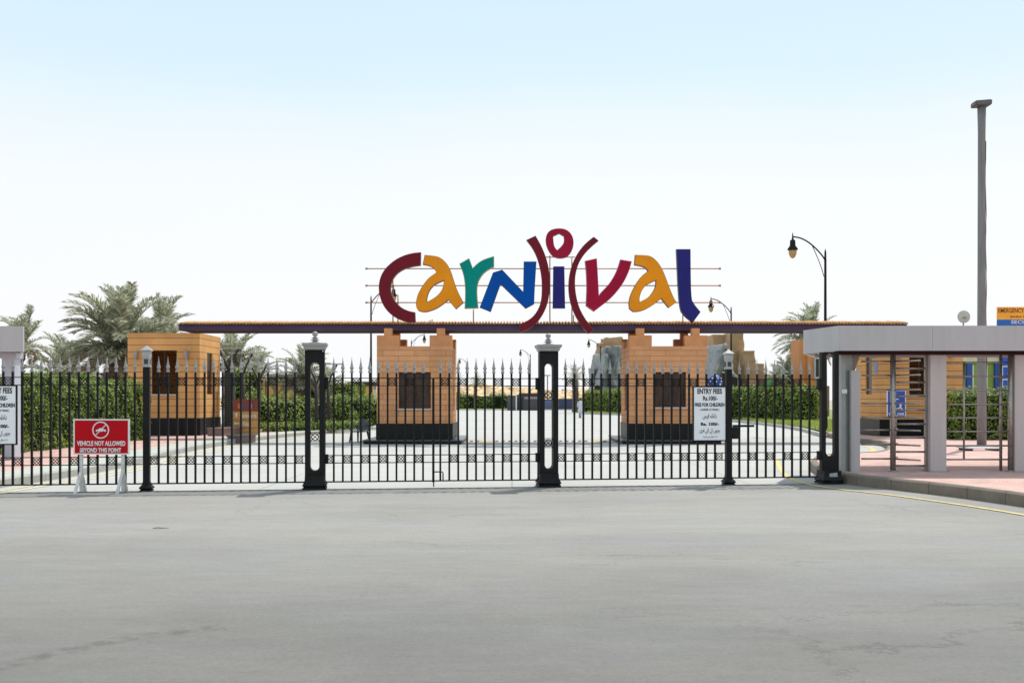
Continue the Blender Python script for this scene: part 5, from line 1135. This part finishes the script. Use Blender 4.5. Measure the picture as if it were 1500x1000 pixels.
# pale city blocks in the haze
for i, (px, w_, pt) in enumerate(((672, 10, 574), (700, 16, 571), (738, 14, 573), (826, 12, 573), (868, 10, 572))):
    Yf = 520; t = thing('distant_block', ['pale block on the horizon nearest the booth left of the middle', 'widest pale block on the horizon above the far shrubs', 'pale block on the horizon behind the grey kiosk', 'pale block on the horizon above the blue hoarding', 'pale block on the horizon behind the distant palm'][i], 'building', (wx(px, Yf), Yf, 0), 0, 'pale blocks on the horizon')
    h_ = z(pt, Yf); w2_ = w_ * Yf / F / 2
    mb = MB(); mb.box(-w2_, w2_, 0, 12, 0, h_); mb.box(-w2_ * .4, w2_ * .2, 2, 8, h_, h_ + 1.2); mb.build('wall', mat('far_block', (0.5, 0.47, 0.44), .9), t)
# ------------------------------------------------------------------ the walking person
def skin_mesh(name, joints, edges, parent, m, sub=2):
    me = bpy.data.meshes.new(name); me.from_pydata([j[0] for j in joints], edges, []); o = bpy.data.objects.new(name, me); COL.objects.link(o)
    md = o.modifiers.new('s', 'SKIN'); me.skin_vertices[0].data[0].use_root = True
    for i, j in enumerate(joints): me.skin_vertices[0].data[i].radius = (j[1], j[1] if len(j) < 3 else j[2])
    for i in range(1, len(joints)): me.skin_vertices[0].data[i].use_root = False
    sb = o.modifiers.new('u', 'SUBSURF'); sb.levels = sub; sb.render_levels = sub; bpy.context.view_layer.update()
    me2 = bpy.data.meshes.new_from_object(o.evaluated_get(bpy.context.evaluated_depsgraph_get())); bpy.data.objects.remove(o)
    for p in me2.polygons: p.use_smooth = True
    return link_mesh(name, me2, m, parent)
M_skin = mat('skin', (0.24, 0.12, 0.07), .6); M_cloth = mat('white_cloth', (0.62, 0.62, 0.68), .9, 0, .08, 6)
ppl = thing('person', 'person in a loose white tunic and trousers walking far behind the gate', 'person', (wx(850, 89), 89, .004), R(20))
J = [((0, 0, .95), .13), ((0, -.01, 1.2), .12), ((0, -.01, 1.40), .12), ((0, -.01, 1.50), .05), ((0, -.02, 1.60), .085), ((0, -.025, 1.69), .075),
     ((-.09, 0, .90), .09), ((-.10, -.09, .50), .06), ((-.10, -.03, .09), .04), ((-.10, -.16, .035), .035),
     ((.09, 0, .90), .09), ((.10, .03, .50), .06), ((.10, .20, .12), .04), ((.10, .13, .035), .035),
     ((-.19, -.01, 1.40), .055), ((-.24, .05, 1.13), .042), ((-.25, -.03, .90), .032), ((-.25, -.05, .83), .035),
     ((.19, -.01, 1.40), .055), ((.24, -.05, 1.13), .042), ((.25, -.16, .93), .032), ((.25, -.19, .86), .035)]
E_ = [(0, 1), (1, 2), (2, 3), (3, 4), (4, 5), (0, 6), (6, 7), (7, 8), (8, 9), (0, 10), (10, 11), (11, 12), (12, 13), (2, 14), (14, 15), (15, 16), (16, 17), (2, 18), (18, 19), (19, 20), (20, 21)]
for hnd, s in ((17, -1), (21, 1)):
    hx, hy, hz = J[hnd][0]
    for f_ in range(4):
        b0_ = len(J); yy = hy - .03 + f_ * .02; J.append(((hx + s * .004, yy, hz - .05), .009)); J.append(((hx - s * .006, yy - .004, hz - .085 + abs(f_ - 1.5) * .006), .008)); E_ += [(hnd, b0_), (b0_, b0_ + 1)]
    b0_ = len(J); J.append(((hx - s * .02, hy - .045, hz - .02), .010)); E_.append((hnd, b0_))
skin_mesh('body', J, E_, ppl, M_skin, 1)
mb = MB()
def loft(mb, secs, n=16, cx=0):
    rg = [[mb.b.verts.new((cx_ + rx * math.cos(2 * math.pi * k_ / n) * (1 + .05 * math.sin(5 * k_ + z_ * 9)), cy_ + ry * math.sin(2 * math.pi * k_ / n), z_)) for k_ in range(n)] for (cx_, cy_, rx, ry, z_) in secs]
    for i in range(len(rg) - 1):
        for k_ in range(n): mb.face([rg[i][k_], rg[i][(k_ + 1) % n], rg[i + 1][(k_ + 1) % n], rg[i + 1][k_]], 0, True)
    mb.face(rg[0][::-1]); mb.face(rg[-1])
loft(mb, [(0, 0, .24, .22, .55), (0, 0, .22, .20, .75), (0, 0, .185, .16, 1.0), (0, -.01, .19, .14, 1.25), (0, -.01, .20, .13, 1.40), (0, -.01, .12, .10, 1.47), (0, -.01, .06, .06, 1.5)])
mb.tube([(-.17, -.01, 1.41), (-.24, .05, 1.13), (-.25, -.03, .92)], [.075, .06, .055], 10); mb.tube([(.17, -.01, 1.41), (.24, -.05, 1.13), (.25, -.15, .95)], [.075, .06, .055], 10); mb.build('tunic', M_cloth, ppl)
mb = MB(); mb.tube([(-.09, 0, .92), (-.10, -.09, .50), (-.10, -.03, .13)], [.12, .11, .085], 10); mb.tube([(.09, 0, .92), (.10, .03, .50), (.10, .19, .16)], [.12, .11, .085], 10); mb.build('trousers', M_cloth, ppl)
mb = MB(); loft(mb, [(0, -.0, .085, .085, 1.60), (0, .0, .098, .10, 1.67), (0, -.01, .09, .10, 1.73), (0, -.015, .05, .06, 1.765)], 12); mb.build('hair', mat('black_hair', (0.012, 0.01, 0.009), .6), ppl)
mb = MB()
for sx_, yy in ((-.10, -.13), (.10, .12)): mb.box(sx_ - .045, sx_ + .045, yy - .11, yy + .08, -.002, .06, bev=.015)
mb.build('shoes', M_dark, ppl)
# small leaf litter line on the road: one dark twig as in the photo
tw = gnd(234, 774); t_ = MB(); t_.tube([(-.09, 0, .006), (-.03, .01, .012), (.02, -.005, .011), (.11, .012, .008)], [.003, .006, .005, .002], 6); o = t_.build('twig', M_dark); o.location = (*tw, 0); tag(o, 'small dark twig lying on the open road in front of the fence', 'twig')


# ------------------------------------------------------------------ old tyre marks worn into the open road
tm = bpy.data.materials.new('tyre_mark'); tm.use_nodes = True; tn = tm.node_tree; tb = tn.nodes['Principled BSDF']; tb.inputs['Base Color'].default_value = (.07, .07, .068, 1); tb.inputs['Roughness'].default_value = .85
tg = tn.nodes.new('ShaderNodeNewGeometry'); tx = tn.nodes.new('ShaderNodeTexNoise'); tx.inputs['Scale'].default_value = 9; tx.inputs['Detail'].default_value = 8; tn.links.new(tg.outputs['Position'], tx.inputs['Vector'])
tr = tn.nodes.new('ShaderNodeMapRange'); tr.inputs['From Min'].default_value = .4; tr.inputs['From Max'].default_value = .75; tr.inputs['To Max'].default_value = .11; tn.links.new(tx.outputs['Fac'], tr.inputs[0]); tn.links.new(tr.outputs[0], tb.inputs['Alpha'])
for wd, zz_ in ((.10, .0005), (.17, .0012), (.24, .0019)):
    line_strip('tyre_mark', [gnd(-60, 992), gnd(20, 972), gnd(110, 948), gnd(200, 931), gnd(330, 918)], wd, zz_, tm)
line_strip('tyre_mark', [gnd(600, 800), gnd(680, 794), gnd(770, 791), gnd(880, 789)], .05, .0005, tm)
line_strip('tyre_mark', [gnd(900, 905), gnd(1050, 893), gnd(1250, 886), gnd(1500, 884)], .06, .0005, tm)
